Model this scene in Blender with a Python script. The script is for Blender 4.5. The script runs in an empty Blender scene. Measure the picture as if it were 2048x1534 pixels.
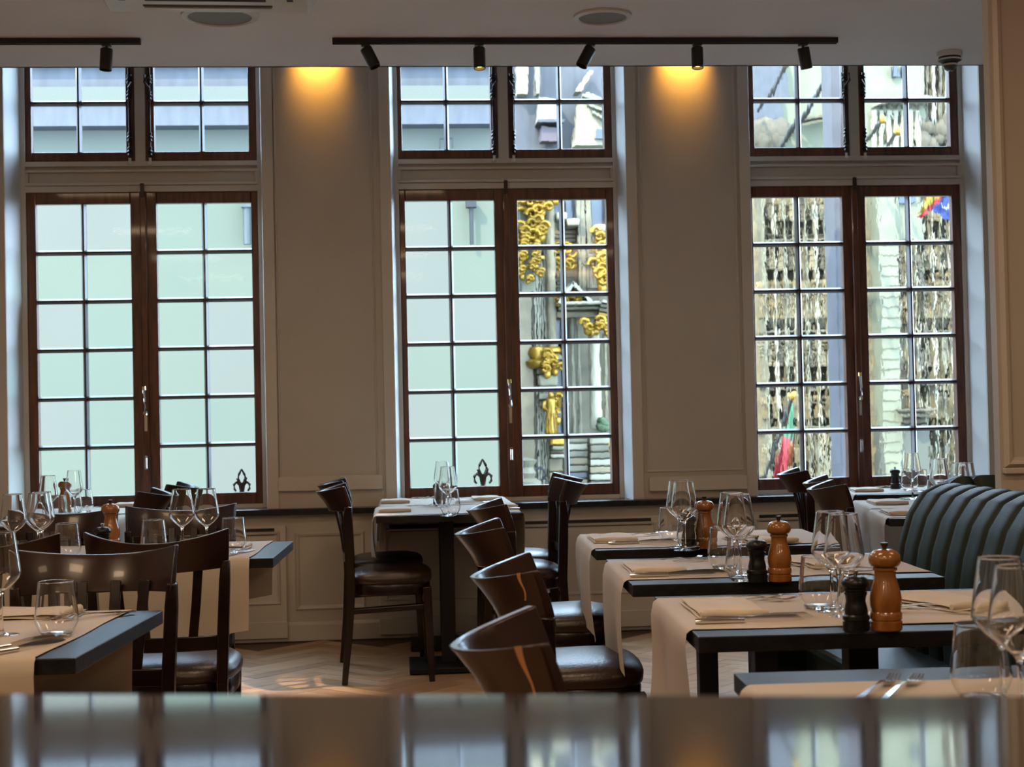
import bpy, math, random
from mathutils import Vector, Matrix
random.seed(7)
SC = bpy.context.scene
COL = SC.collection
PI = math.pi

# ------------------------------------------------------------------ camera
F = 3000.0
EYE = Vector((0, 0, 1.2))
YAW, PITCH, ROLL = math.atan(.0825), math.atan(61 / 3000.), .0215
fw = Vector((math.sin(YAW) * math.cos(PITCH), math.cos(YAW) * math.cos(PITCH), math.sin(PITCH)))
rt0 = Vector((math.cos(YAW), -math.sin(YAW), 0)); up0 = rt0.cross(fw)
RT = math.cos(ROLL) * rt0 - math.sin(ROLL) * up0
UP = math.cos(ROLL) * up0 + math.sin(ROLL) * rt0
cd = bpy.data.cameras.new('camera'); cam = bpy.data.objects.new('camera', cd); COL.objects.link(cam)
M3 = Matrix((RT, UP, -fw)).transposed()
cam.matrix_world = Matrix.Translation(EYE) @ M3.to_4x4()
cd.sensor_width = 36; cd.lens = F / 2048 * 36; cd.clip_start = .05; cd.clip_end = 400
cd.dof.use_dof = True; cd.dof.focus_distance = 4.6; cd.dof.aperture_fstop = 8
SC.camera = cam

# ------------------------------------------------------------------ light
SC.view_settings.view_transform = 'Standard'; SC.view_settings.look = 'None'
SC.view_settings.gamma = 1; SC.view_settings.use_curve_mapping = False
SC.view_settings.exposure = 0.0
wd = bpy.data.worlds.new('sky'); SC.world = wd; wd.use_nodes = True
bg = wd.node_tree.nodes['Background']; bg.inputs[0].default_value = (.55, .74, 1.0, 1); bg.inputs[1].default_value = 19.0
sd = bpy.data.lights.new('sun', 'SUN'); sd.energy = 13; sd.color = (1, .9, .7); sd.angle = .02
sun = bpy.data.objects.new('sun', sd); COL.objects.link(sun)
sun.rotation_euler = Vector((.75, 1, -1.05)).to_track_quat('-Z', 'Y').to_euler()

def area(name, loc, tgt, sx, sy, power, color):
    l = bpy.data.lights.new(name, 'AREA'); l.shape = 'RECTANGLE'; l.size = sx; l.size_y = sy
    l.energy = power; l.color = color
    o = bpy.data.objects.new(name, l); COL.objects.link(o); o.location = loc
    o.rotation_euler = (Vector(tgt) - Vector(loc)).to_track_quat('-Z', 'Y').to_euler()
    return o
WARM = (1, .66, .36)
for gx in (-2.1, .1, 2.3):
    for gy, gw in ((-1.6, 32), (.7, 25), (3.0, 18), (5.3, 9.5)):
        area('ceiling_lamp', (gx, gy, 2.93), (gx, gy, 0), .7, .3, gw * (.55 if gx > 2 else 1), (1, .70, .43))

def at(px, py, Y):
    d = fw + RT * ((px - 1024) / F) - UP * ((py - 767) / F)
    return EYE + d * (Y / d.y)
def on(px, py, z=.752):
    d = fw + RT * ((px - 1024) / F) - UP * ((py - 767) / F)
    return EYE + d * ((z - 1.2) / d.z)

# ------------------------------------------------------------------ materials
def rgb(r, g, b):
    f = lambda c: (c / 255 / 12.92) if c < 11 else ((c / 255 + .055) / 1.055) ** 2.4
    return (f(r), f(g), f(b), 1)
def mat(name, col, rough=.5, metal=0, var=0, vscale=8, stretch=None, bump=0, bscale=40, col2=None, coat=0, spec=.5, emit=None, detail=6):
    m = bpy.data.materials.new(name); m.use_nodes = True; n = m.node_tree; N = n.nodes; L = n.links
    p = N['Principled BSDF']; p.inputs['Roughness'].default_value = rough; p.inputs['Metallic'].default_value = metal
    p.inputs['Specular IOR Level'].default_value = spec; p.inputs['Coat Weight'].default_value = coat; p.inputs['Coat Roughness'].default_value = .05
    col = tuple(col) if len(col) == 4 else tuple(col) + (1,)
    p.inputs['Base Color'].default_value = col
    if emit: p.inputs['Emission Color'].default_value = emit[0]; p.inputs['Emission Strength'].default_value = emit[1]
    if var or bump:
        tc = N.new('ShaderNodeTexCoord'); mp = N.new('ShaderNodeMapping'); L.new(tc.outputs['Object'], mp.inputs[0])
        if stretch: mp.inputs['Scale'].default_value = stretch
    if var:
        ns = N.new('ShaderNodeTexNoise'); ns.inputs['Scale'].default_value = vscale; ns.inputs['Detail'].default_value = detail
        L.new(mp.outputs[0], ns.inputs['Vector'])
        rp = N.new('ShaderNodeValToRGB'); c2 = col2 or tuple(c * (1 - var) for c in col[:3]) + (1,)
        rp.color_ramp.elements[0].color = c2; rp.color_ramp.elements[1].color = col
        rp.color_ramp.elements[0].position = .35; rp.color_ramp.elements[1].position = .65
        L.new(ns.outputs['Fac'], rp.inputs[0]); L.new(rp.outputs[0], p.inputs['Base Color'])
    if bump:
        nb = N.new('ShaderNodeTexNoise'); nb.inputs['Scale'].default_value = bscale; nb.inputs['Detail'].default_value = 4
        L.new(mp.outputs[0], nb.inputs['Vector']); b = N.new('ShaderNodeBump'); b.inputs['Strength'].default_value = bump
        b.inputs['Distance'].default_value = .01
        L.new(nb.outputs['Fac'], b.inputs['Height']); L.new(b.outputs[0], p.inputs['Normal'])
    return m
def glass_mat(name, tint=(1, 1, 1, 1)):
    m = bpy.data.materials.new(name); m.use_nodes = True; N = m.node_tree.nodes; L = m.node_tree.links; N.clear()
    o = N.new('ShaderNodeOutputMaterial'); g = N.new('ShaderNodeBsdfGlass'); g.inputs['IOR'].default_value = 1.46
    g.inputs['Roughness'].default_value = 0; g.inputs['Color'].default_value = tint; L.new(g.outputs[0], o.inputs[0]); return m
def pane_clear(name, tint):
    m = bpy.data.materials.new(name); m.use_nodes = True; N = m.node_tree.nodes; L = m.node_tree.links; N.clear()
    o = N.new('ShaderNodeOutputMaterial'); t = N.new('ShaderNodeBsdfTransparent'); t.inputs[0].default_value = tint
    g = N.new('ShaderNodeBsdfGlossy'); g.inputs['Roughness'].default_value = .05
    f = N.new('ShaderNodeFresnel'); f.inputs[0].default_value = 1.15; x = N.new('ShaderNodeMixShader')
    L.new(f.outputs[0], x.inputs[0]); L.new(t.outputs[0], x.inputs[1]); L.new(g.outputs[0], x.inputs[2]); L.new(x.outputs[0], o.inputs[0]); return m
def pane_wavy(name, tint, seed):
    # old cylinder glass: its faces are not flat, so what lies behind wobbles
    m = bpy.data.materials.new(name); m.use_nodes = True; N = m.node_tree.nodes; L = m.node_tree.links; N.clear()
    o = N.new('ShaderNodeOutputMaterial'); t = N.new('ShaderNodeBsdfRefraction'); t.inputs[0].default_value = tint
    t.inputs['Roughness'].default_value = 0; t.inputs['IOR'].default_value = 1.012
    tc = N.new('ShaderNodeTexCoord'); mp = N.new('ShaderNodeMapping'); mp.inputs['Scale'].default_value = (34, 34, 12)
    mp.inputs['Location'].default_value = (seed * 3.1, 0, seed * 1.7)
    L.new(tc.outputs['Object'], mp.inputs[0])
    ns = N.new('ShaderNodeTexNoise'); ns.inputs['Scale'].default_value = 1; ns.inputs['Detail'].default_value = 1.5
    L.new(mp.outputs[0], ns.inputs['Vector']); b = N.new('ShaderNodeBump'); b.inputs['Strength'].default_value = .38 if seed < 4 else .2; b.inputs['Distance'].default_value = .02
    L.new(ns.outputs['Fac'], b.inputs['Height']); L.new(b.outputs[0], t.inputs['Normal'])
    g = N.new('ShaderNodeBsdfGlossy'); g.inputs['Roughness'].default_value = .05
    x = N.new('ShaderNodeMixShader'); x.inputs[0].default_value = .04
    L.new(t.outputs[0], x.inputs[1]); L.new(g.outputs[0], x.inputs[2]); L.new(x.outputs[0], o.inputs[0]); return m

MT = dict(
    wall=mat('greige_paint', (.46, .42, .37), .55, var=.06, vscale=3, bump=.04, bscale=150),
    trim=mat('trim_paint', (.52, .475, .42), .42, var=.05, vscale=4),
    reveal=mat('white_paint', (.52, .52, .51), .5),
    ceil=mat('ceiling_paint', (.74, .69, .68), .7, var=.05, vscale=2, bump=.05, bscale=120),
    plaster=mat('side_wall_paint', (.40, .36, .31), .6, var=.05, vscale=2),
    sash=mat('sash_wood', (.135, .036, .013), .38, var=.6, vscale=3, stretch=(14, 14, 1.6), bump=.15, bscale=30, coat=.25),
    bar=mat('bar_wood', (.05, .02, .012), .4, var=.5, vscale=20, coat=.2),
    stone_sill=mat('black_stone', (.02, .02, .024), .22, var=.3, vscale=30),
    table=mat('table_wood', (.010, .009, .010), .36, spec=.35, var=.5, vscale=6, stretch=(3, 30, 3), bump=.25, bscale=12),
    steel_black=mat('black_steel', (.008, .008, .010), .5, spec=.25),
    chair=mat('chair_wood', (.012, .005, .004), .25, var=.5, vscale=5, stretch=(3, 3, 12), coat=.1, spec=.3),
    crest=mat('crest_wood', (.024, .009, .006), .30, var=.5, vscale=6, coat=.15, spec=.4),
    bare=mat('bare_wood', (.45, .2, .08), .5),
    leather=mat('brown_leather', (.026, .012, .009), .32, var=.3, vscale=10, bump=.12, bscale=120, spec=.45),
    cloth=mat('cotton', (.50, .435, .355), .85, var=.04, vscale=6, bump=.12, bscale=300),
    paper=mat('paper_runner', (.44, .385, .325), .8, var=.05, vscale=5, bump=.05, bscale=90),
    green=mat('green_leather', (.008, .018, .014), .5, spec=.25, var=.2, vscale=6, bump=.08, bscale=160),
    glass=glass_mat('clear_glass'),
    mill=mat('mill_wood', (.27, .10, .018), .25, var=.35, vscale=5, stretch=(6, 6, 1.2), coat=.5),
    millk=mat('mill_black', (.006, .006, .007), .3, spec=.3),
    chrome=mat('chrome', (.75, .75, .76), .12, 1),
    iron=mat('old_iron', (.05, .04, .035), .4, .7),
    brass=mat('brass', (.75, .58, .25), .25, 1),
    black=mat('black_enamel', (.012, .012, .012), .4),
    counter=mat('counter_lacquer', (.022, .016, .013), .075, spec=1.0, coat=1),
    vent=mat('vent_dark', (.02, .018, .017), .6),
    white=mat('white_plastic', (.62, .60, .56), .4),
    grey=mat('speaker_grille', (.22, .22, .21), .6, bump=.3, bscale=500),
    acgrille=mat('intake_grille', (.10, .095, .085), .6),
    floor=mat('floor_base', (.10, .06, .035), .6),
    lampglow=mat('lamp_glow', (1, .8, .3), .4, emit=((1, .62, .12, 1), 9)),
    dome=mat('dome_glass', (.01, .01, .012), .06, coat=1),
    # outside
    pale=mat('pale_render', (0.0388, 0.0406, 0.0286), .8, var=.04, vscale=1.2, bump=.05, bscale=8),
    slate=mat('lead_roof', (.023, .025, .030), .6, var=.45, vscale=6, stretch=(2, 2, .5)),
    ledge=mat('pale_ledge', (0.142, 0.13, 0.0869), .7),
    stone=mat('lime_stone', (0.125, 0.101, 0.0527), .8, var=.5, vscale=3, bump=.6, bscale=6, col2=(0.0741, 0.0603, 0.0343, 1)),
    stone2=mat('grey_stone', (0.104, 0.0939, 0.0573), .8, var=.45, vscale=2.5, bump=.4, bscale=5),
    stoneg=mat('green_grey_stone', (0.0913, 0.0939, 0.0573), .8, var=.2, vscale=2),
    dstone=mat('weathered_stone', (0.0573, 0.0471, 0.0275), .9, var=.4, vscale=4),
    statue=mat('statue_stone', (0.122, 0.0878, 0.0343), .8, var=.6, vscale=5, col2=(0.0539, 0.0423, 0.0229, 1)),
    gold=mat('gilding', (0.227, 0.127, 0.00875), .38, .55, var=.4, vscale=6, bump=.5, bscale=14),
    bluegl=mat('dark_window', (0.0117, 0.0195, 0.0332), .2),
    purple=mat('cartouche', (0.0339, 0.0218, 0.029), .6),
    street=mat('cobbles', (0.0391, 0.0391, 0.0352), .9),
    flagg=mat('flag_green', (0.0029, 0.0546, 0.0158), .8), flagr=mat('flag_red', (0.1744, 0.0051, 0.0058), .8), flago=mat('flag_orange', (0.1755, 0.0568, 0.0094), .8),
    flagy=mat('flag_yellow', (0.1722, 0.1217, 0.0058), .8), flagb=mat('flag_blue', (0.00146, 0.0131, 0.08), .8), flagk=mat('flag_black', (0.00242, 0.00242, 0.00242), .8),
    flagw=mat('flag_white', (0.101, 0.101, 0.101), .8),
    fabric_pole=mat('pole_dark', (0.00781, 0.0117, 0.0156), .5),
)
plank_mats = [mat('oak_%d' % i, c, .42, var=.35, vscale=4, stretch=(1.5, 22, 1), bump=.1, bscale=20) for i, c in enumerate(
    [(.60, .38, .21), (.52, .32, .17), (.66, .44, .26), (.56, .35, .20), (.44, .26, .14)])]
clear_panes = [pane_clear('pane_glass_a', (.86, .98, .90, 1)), pane_clear('pane_glass_b', (.95, .96, .94, 1)), pane_clear('pane_glass_c', (.90, 1, .90, 1))]
top_panes = [pane_clear('pane_glass_top', (.93, 1, 1, 1))]
wavy_panes = [pane_wavy('old_glass_%d' % i, (.97, 1, .96, 1), i) for i in range(4)]
mild_panes = [pane_wavy('old_glass_%d' % i, (.97, 1, .96, 1), i) for i in range(4, 7)]

# ------------------------------------------------------------------ mesh builder
class MB:
    def __init__(s): s.v = []; s.f = []
    def add(s, vs, fs, M=None):
        o = len(s.v)
        s.v += [tuple(M @ Vector(p)) if M else tuple(p) for p in vs]
        s.f += [tuple(i + o for i in f) for f in fs]; return s
    def box(s, x0, x1, y0, y1, z0, z1, M=None):
        return s.add([(x0, y0, z0), (x1, y0, z0), (x1, y1, z0), (x0, y1, z0), (x0, y0, z1), (x1, y0, z1), (x1, y1, z1), (x0, y1, z1)],
                     [(0, 3, 2, 1), (4, 5, 6, 7), (0, 1, 5, 4), (1, 2, 6, 5), (2, 3, 7, 6), (3, 0, 4, 7)], M)
    def prism(s, pts, d, M=None):      # polygon (x,z) extruded along +y by d
        n = len(pts)
        vs = [(x, 0, z) for x, z in pts] + [(x, d, z) for x, z in pts]
        return s.add(vs, [tuple(range(n)), tuple(range(2 * n - 1, n - 1, -1))] + [(i, i + n, (i + 1) % n + n, (i + 1) % n) for i in range(n)], M)
    def lathe(s, prof, c=(0, 0, 0), seg=24, M=None, cap=True):
        vs = []; fs = []; n = len(prof)
        for i in range(seg):
            a = 2 * PI * i / seg
            for r, z in prof: vs.append((c[0] + r * math.cos(a), c[1] + r * math.sin(a), c[2] + z))
        for i in range(seg):
            j = (i + 1) % seg
            for k in range(n - 1): fs.append((i * n + k, j * n + k, j * n + k + 1, i * n + k + 1))
        if cap:
            if prof[0][0] > 1e-6: fs.append(tuple(i * n for i in range(seg))[::-1])
            if prof[-1][0] > 1e-6: fs.append(tuple(i * n + n - 1 for i in range(seg)))
        return s.add(vs, fs, M)
    def sweep(s, path, sec, scale=None, M=None, upv=(0, 0, 1)):   # sec: list of (a,b) offsets; closed section, capped
        P = [Vector(p) for p in path]; n = len(P); m = len(sec); vs = []; fs = []
        for i, p in enumerate(P):
            t = (P[min(i + 1, n - 1)] - P[max(i - 1, 0)]).normalized()
            u = Vector(upv); sd_ = t.cross(u)
            if sd_.length < 1e-3: sd_ = t.cross(Vector((0, 1, 0)))
            sd_.normalize(); u2 = sd_.cross(t)
            k = scale[i] if scale else 1
            for a, b in sec: vs.append(p + sd_ * a * k + u2 * b * k)
        for i in range(n - 1):
            for j in range(m): fs.append((i * m + j, i * m + (j + 1) % m, (i + 1) * m + (j + 1) % m, (i + 1) * m + j))
        fs.append(tuple(range(m))[::-1]); fs.append(tuple(range((n - 1) * m, n * m)))
        return s.add(vs, fs, M)
    def tube(s, path, r, seg=8, scale=None, M=None):
        return s.sweep(path, [(r * math.cos(2 * PI * i / seg), r * math.sin(2 * PI * i / seg)) for i in range(seg)], scale, M)
    def bar(s, path, w, h, scale=None, M=None, upv=(0, 0, 1)):
        return s.sweep(path, [(-w / 2, -h / 2), (w / 2, -h / 2), (w / 2, h / 2), (-w / 2, h / 2)], scale, M, upv)
    def grid(s, fn, nu, nv, M=None, closed_u=False):
        vs = [fn(i / (nu if closed_u else nu - 1), j / (nv - 1)) for i in range(nu) for j in range(nv)]; fs = []
        for i in range(nu if closed_u else nu - 1):
            k = (i + 1) % nu
            for j in range(nv - 1): fs.append((i * nv + j, k * nv + j, k * nv + j + 1, i * nv + j + 1))
        return s.add(vs, fs, M)
    def shell(s, fn, nu, nv, M=None):     # closed slab; fn(u,v,side) side 0 front, 1 back
        A = [fn(i / (nu - 1), j / (nv - 1), 0) for i in range(nu) for j in range(nv)]
        B = [fn(i / (nu - 1), j / (nv - 1), 1) for i in range(nu) for j in range(nv)]
        k = nu * nv; fs = []
        I = lambda i, j: i * nv + j
        for i in range(nu - 1):
            for j in range(nv - 1):
                fs.append((I(i, j), I(i + 1, j), I(i + 1, j + 1), I(i, j + 1)))
                fs.append((k + I(i, j), k + I(i, j + 1), k + I(i + 1, j + 1), k + I(i + 1, j)))
        for i in range(nu - 1):
            fs.append((I(i, 0), k + I(i, 0), k + I(i + 1, 0), I(i + 1, 0)))
            fs.append((I(i, nv - 1), I(i + 1, nv - 1), k + I(i + 1, nv - 1), k + I(i, nv - 1)))
        for j in range(nv - 1):
            fs.append((I(0, j), I(0, j + 1), k + I(0, j + 1), k + I(0, j)))
            fs.append((I(nu - 1, j), k + I(nu - 1, j), k + I(nu - 1, j + 1), I(nu - 1, j + 1)))
        return s.add(A + B, fs, M)
    def ball(s, c, r, seg=10, sq=(1, 1, 1), M=None):
        n = max(5, seg // 2 + 1)
        pr = [(max(0.0, math.sin(PI * k / (n - 1))) * r, -math.cos(PI * k / (n - 1)) * r) for k in range(n)]
        T = Matrix.Translation(c) @ Matrix.Diagonal((sq[0], sq[1], sq[2], 1))
        return s.lathe(pr, seg=seg, M=(M @ T) if M else T, cap=False)
    def mesh(s, name, m, smooth=None):
        me = bpy.data.meshes.new(name); me.from_pydata(s.v, [], s.f)
        import bmesh
        b = bmesh.new(); b.from_mesh(me); bmesh.ops.remove_doubles(b, verts=b.verts, dist=1e-6)
        bmesh.ops.recalc_face_normals(b, faces=b.faces); b.to_mesh(me); b.free()
        me.materials.append(m)
        if smooth is not None:
            me.polygons.foreach_set('use_smooth', [True] * len(me.polygons))
            me.set_sharp_from_angle(angle=math.radians(smooth))
        me.update(); return me
    def build(s, name, m, parent=None, smooth=None, bev=0):
        o = bpy.data.objects.new(name, s.mesh(name, m, smooth)); COL.objects.link(o)
        if parent: o.parent = parent
        if bev:
            b = o.modifiers.new('edge', 'BEVEL'); b.width = bev; b.segments = 2; b.limit_method = 'ANGLE'; b.angle_limit = .7
        return o
def tag(o, label=None, cat=None, group=None, kind=None):
    if label: o['label'] = label
    if cat: o['category'] = cat
    if group: o['group'] = group
    if kind: o['kind'] = kind
    return o
def thing(name, label, cat, loc=(0, 0, 0), rz=0, group=None, kind=None):
    o = bpy.data.objects.new(name, None); COL.objects.link(o); o.empty_display_size = .05
    o.location = loc; o.rotation_euler = (0, 0, rz); return tag(o, label, cat, group, kind)
def kids(o): return KIDS.get(o.name, [])
KIDS = {}
def copy_tree(o, parent=None):
    c = o.copy(); COL.objects.link(c); c.parent = parent
    for ch in [x for x in SC.objects if x.parent == o]: copy_tree(ch, c)
    return c
def dup(o, loc, rz, label, group=None, scale=None):
    c = copy_tree(o); c.location = loc; c.rotation_euler = (0, 0, rz); c['label'] = label
    if group: c['group'] = group
    if scale: c.scale = scale
    return c
USED = {}
def inst(key, maker, loc, rz, label, group=None, scale=None):
    if key not in USED:
        o = maker(); USED[key] = o; o.location = loc; o.rotation_euler = (0, 0, rz); o['label'] = label
        if group: o['group'] = group
        if scale: o.scale = scale
        return o
    c = dup(USED[key], loc, rz, label, group); c.scale = scale or (1, 1, 1); return c

# ------------------------------------------------------------------ room shell
D = 8.215; YS = 8.385; ZC = 2.95; YE = 7.50
XL, XR, YB = -3.6, 3.75, -3.2
fl = MB().box(XL, XR, YB, D + .02, -.06, -.008).build('floor', MT['floor']); tag(fl, kind='structure')
# herringbone oak planks
PW, PL = .09, 5
def plankset():
    out = []
    c, s_ = math.cos(PI / 4), math.sin(PI / 4)
    for k in range(-90, 91):
        for m in range(-16, 17):
            ox, oy = k + m * PL, k - m * PL
            for (x0, x1, y0, y1) in ((0, PL, 0, 1), (0, 1, 1, PL + 1)):
                q = [((ox + a) * PW, (oy + b) * PW) for a, b in ((x0, y0), (x1, y0), (x1, y1), (x0, y1))]
                q = [(x * c - y * s_, x * s_ + y * c + 4) for x, y in q]
                cx = sum(p[0] for p in q) / 4; cy = sum(p[1] for p in q) / 4
                if XL + .3 < cx < XR - .3 and 1.5 < cy < D - .15: out.append((q, cx, cy))
    return out
def plank_mb(q, mb):
    cx = sum(p[0] for p in q) / 4; cy = sum(p[1] for p in q) / 4
    t = random.uniform(-.0005, .0005)
    inn = [(cx + (x - cx) * .996, cy + (y - cy) * .996) for x, y in q]
    inn = []
    for i in range(4):
        x, y = q[i]; px, py = q[i - 1]; nx, ny = q[(i + 1) % 4]
        a = Vector((px - x, py - y)).normalized(); b = Vector((nx - x, ny - y)).normalized()
        inn.append((x + (a.x + b.x) * .0012, y + (a.y + b.y) * .0012))
    mb.add([(x, y, -.008) for x, y in inn] + [(x, y, t) for x, y in inn],
           [(4, 5, 6, 7), (0, 1, 5, 4), (1, 2, 6, 5), (2, 3, 7, 6), (3, 0, 4, 7)])
PS = plankset()
def vis(p):
    q = p[1], p[2]
    a = 0
    if -1.25 < q[0] < .35 and q[1] > 6.3: a = 2
    if .2 < q[0] < 1.2 and q[1] > 4.2: a = max(a, 1)
    return a
PS.sort(key=lambda p: (-vis(p), p[2]))
rest = [MB() for _ in plank_mats]
for i, (q, cx, cy) in enumerate(PS):
    mi = random.randrange(5)
    if i < 290 and vis((q, cx, cy)):
        mb = MB(); plank_mb(q, mb); mb.build('plank', plank_mats[mi], fl)
    else: plank_mb(q, rest[mi])
for i, r in enumerate(rest):
    tag(r.build('planks_far', plank_mats[i], fl), kind='stuff')
tag(MB().box(XL, XR, YB, YE, ZC, ZC + .12).box(XL, XR, YE - .02, YE, ZC, 3.75).build('ceiling', MT['ceil']), kind='structure')
tag(MB().box(XL, XR, YE, 8.9, 3.7, 3.8).build('ceiling_recess', MT['ceil']), kind='structure')
tag(MB().box(XL - .1, XL, YB, D + .4, -.06, 3.8).build('wall_left', MT['plaster']), kind='structure')
tag(MB().box(XR, XR + .1, YB, D + .4, -.06, 3.8).build('wall_right', MT['plaster']), kind='structure')
tag(MB().box(XL, XR, YB - .1, YB, -.06, ZC + .1).build('wall_back', MT['plaster']), kind='structure')

# window geometry in world X, measured on the wall face and on the sash plane
def xw(px, Y=D): return at(px, 650, Y).x
OPEN = [(xw(14), xw(529)), (xw(788), xw(1258)), (xw(1507), xw(1969))]
SASH = [(xw(56, YS), xw(520, YS)), (xw(803, YS), xw(1232, YS)), (xw(1505, YS), xw(1927, YS))]
SILL = .715
wins_top = 3.42
# wall around the openings
wb = MB(); TW = .34
xs = [XL] + [v for o in OPEN for v in o] + [XR]
for i in range(0, len(xs), 2): wb.box(xs[i], xs[i + 1], D, D + TW, -.05, 3.75)
for a, b in OPEN:
    wb.box(a, b, D, D + TW, -.05, SILL - .02); wb.box(a, b, D, D + TW, wins_top, 3.75)
wall = tag(wb.build('wall_front', MT['wall']), kind='structure')
def frame_mould(x0, x1, z0, z1, name='panel_moulding', w=.02, t=.012, Y=D, parent=None, m='trim'):
    mb = MB()
    sec = [(0, 0), (w * .35, t), (w * .7, t * .7), (w, 0)]
    def side(p0, p1, inx, inz):
        vs = []; n = len(sec)
        for p in (p0, p1):
            for a, b in sec:
                sx = inx if inx else (1 if p[0] == x0 else -1); sz = inz if inz else (1 if p[1] == z0 else -1)
                vs.append((p[0] + sx * a, Y - b, p[1] + sz * a))
        mb.add(vs, [(i, i + 1, n + i + 1, n + i) for i in range(n - 1)])
    side((x0, z0), (x1, z0), 0, 1); side((x0, z1), (x1, z1), 0, -1)
    side((x0, z0), (x0, z1), 1, 0); side((x1, z0), (x1, z1), -1, 0)
    return mb.build(name, MT[m], parent)
# casings beside the openings, tall pier panels, dado boards
for a, b in OPEN:
    for x0, x1 in ((a - .062, a), (b, b + .062)):
        if x0 < XL or x1 > XR: continue
        MB().box(x0, x1, D - .014, D, SILL, 3.7).build('casing', MT['trim'], wall, bev=.003)
def wx(px, py=650): return at(px, py, D).x
def wz(px, py): return at(px, py, D).z
for pl, pr, bl, br in ((553, 752, 557, 765), (1285, 1480, 1297, 1493), (-330, -8, -330, -12)):
    X0, X1 = wx(pl), wx(pr)
    frame_mould(X0, X1, .86, 3.6, parent=wall, w=.014, t=.010)
    X0, X1 = wx(bl, 960), wx(br, 960)
    za, zb = wz((bl + br) / 2, 980), wz((bl + br) / 2, 951)
    MB().prism([(X0, za), (X1, za), (X1, zb - .012), (X1 - .01, zb), (X0 + .01, zb), (X0, zb - .012)], .03, Matrix.Translation((0, D - .03, 0))).build('dado_board', MT['trim'], wall, bev=.003)
# below the sill: radiator covers with vent slots, wainscot frames, skirting
sill = MB().box(XL, XR, D - .055, D + .001, SILL - .035, SILL)
for a, b in OPEN: sill.box(a, b, D, D + TW, SILL - .035, SILL - .0005)
tag(sill.build('trim_1', MT['stone_sill'], bev=.004), 'long polished black stone window sill running below all three windows', kind='structure')
for (pa, pb) in ((-40, 572), (757, 1322), (1495, 2010)):
    x0, x1 = wx(pa, 1060), wx(pb, 1060)
    c = MB().box(x0, x1, D - .032, D, .09, SILL - .09).build('radiator_cover', MT['trim'], wall, bev=.003)
    frame_mould(x0 + .03, x1 - .03, .2, SILL - .12, 'cover_moulding', .02, .012, D - .032, wall)
    sl = MB().box(x0 + .06, x1 - .06, D - .0335, D - .03, .575, .612).build('vent_slot', MT['vent'], wall)
    mb = MB()
    for k in range(4): mb.box(x0 + .06, x1 - .06, D - .038, D - .034, .575 + .011 * k, .578 + .011 * k)
    mb.build('vent_fin', MT['vent'], sl)
    MB().box(x0 - .004, x1 + .004, D - .045, D - .03, .02, .11).build('cover_plinth', MT['trim'], wall, bev=.004)
for pa, pb in ((590, 731), (1340, 1478)):
    frame_mould(wx(pa, 1140), wx(pb, 1140), .16, .585, parent=wall, w=.028, t=.014)
tag(MB().prism([(0, 0), (.022, 0), (.022, .085), (.012, .1), (0, .1)], XR - XL, Matrix(((0, -1, 0, XR), (-1, 0, 0, D), (0, 0, 1, 0), (0, 0, 0, 1))) ).build('baseboard_front', MT['trim']), kind='structure')

# ------------------------------------------------------------------ windows
def zs(py, px=900, Y=YS): return at(px, py, Y).z
ZB, ZT = zs(997), zs(379)         # lower casement frame
UB = zs(318)                      # bottom of the upper sash
GB, GT = zs(974), zs(401)
PITCHZ = (GT - GB + .03) / 6
def sash(win, x0, x1, z0, z1, st_l, st_r, rail_b, rail_t, rows, panes, label=None, name='sash'):
    """one leaf: outer frame mesh, glazing bars and panes as its children"""
    y0, y1 = YS, YS + .045
    s = MB().box(x0, x0 + st_l, y0, y1, z0, z1).box(x1 - st_r, x1, y0, y1, z0, z1)
    s.box(x0 + st_l, x1 - st_r, y0 + .001, y1, z0, z0 + rail_b).box(x0 + st_l, x1 - st_r, y0 + .001, y1, z1 - rail_t, z1)
    so = s.build(name, MT['sash'], win, bev=.004)
    gx0, gx1, gz0, gz1 = x0 + st_l, x1 - st_r, z0 + rail_b, z1 - rail_t
    bw = .028; cx = (gx0 + gx1) / 2
    def gbar(p0, p1, horiz):
        sec = [(-bw / 2, .012), (-.005, -.006), (.005, -.006), (bw / 2, .012), (bw / 2, .03), (-bw / 2, .03)]
        if horiz: mb = MB().add([(x, y0 + b, p0[1] + a) for x in (p0[0], p1[0]) for a, b in sec], [tuple(range(5, -1, -1)), tuple(range(6, 12))] + [(i, (i + 1) % 6, (i + 1) % 6 + 6, i + 6) for i in range(6)])
        else: mb = MB().add([(p0[0] + a, y0 + b - .001, z) for z in (p0[1], p1[1]) for a, b in sec], [tuple(range(5, -1, -1)), tuple(range(6, 12))] + [(i, (i + 1) % 6, (i + 1) % 6 + 6, i + 6) for i in range(6)])
        mb.build('glazing_bar', MT['bar'], so)
    gbar((cx, gz0), (cx, gz1), False)
    zr = []
    for r in range(rows + 1):
        zr.append(gz1 - (gz1 - gz0) * r / rows if rows != 2 else (gz1, gz0 + PITCHZ - .0, gz0)[r])
    for r in range(1, rows): gbar((gx0, zr[r]), (gx1, zr[r]), True)
    for r in range(rows):
        for a, b in ((gx0, cx), (cx, gx1)):
            m = panes[random.randrange(len(panes))]
            w = MB().box(a, b, y0 + .019, y0 + .0195, zr[r + 1], zr[r]) if 'pane' in m.name else \
                MB().add([(a, y0 + .019, zr[r + 1]), (b, y0 + .019, zr[r + 1]), (b, y0 + .019, zr[r]), (a, y0 + .019, zr[r])], [(0, 1, 2, 3)])
            if 'pane' in m.name: w = MB().add([(a, y0 + .019, zr[r + 1]), (b, y0 + .019, zr[r + 1]), (b, y0 + .019, zr[r]), (a, y0 + .019, zr[r])], [(0, 1, 2, 3)])
            w.build('pane', m, so)
    return so
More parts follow.
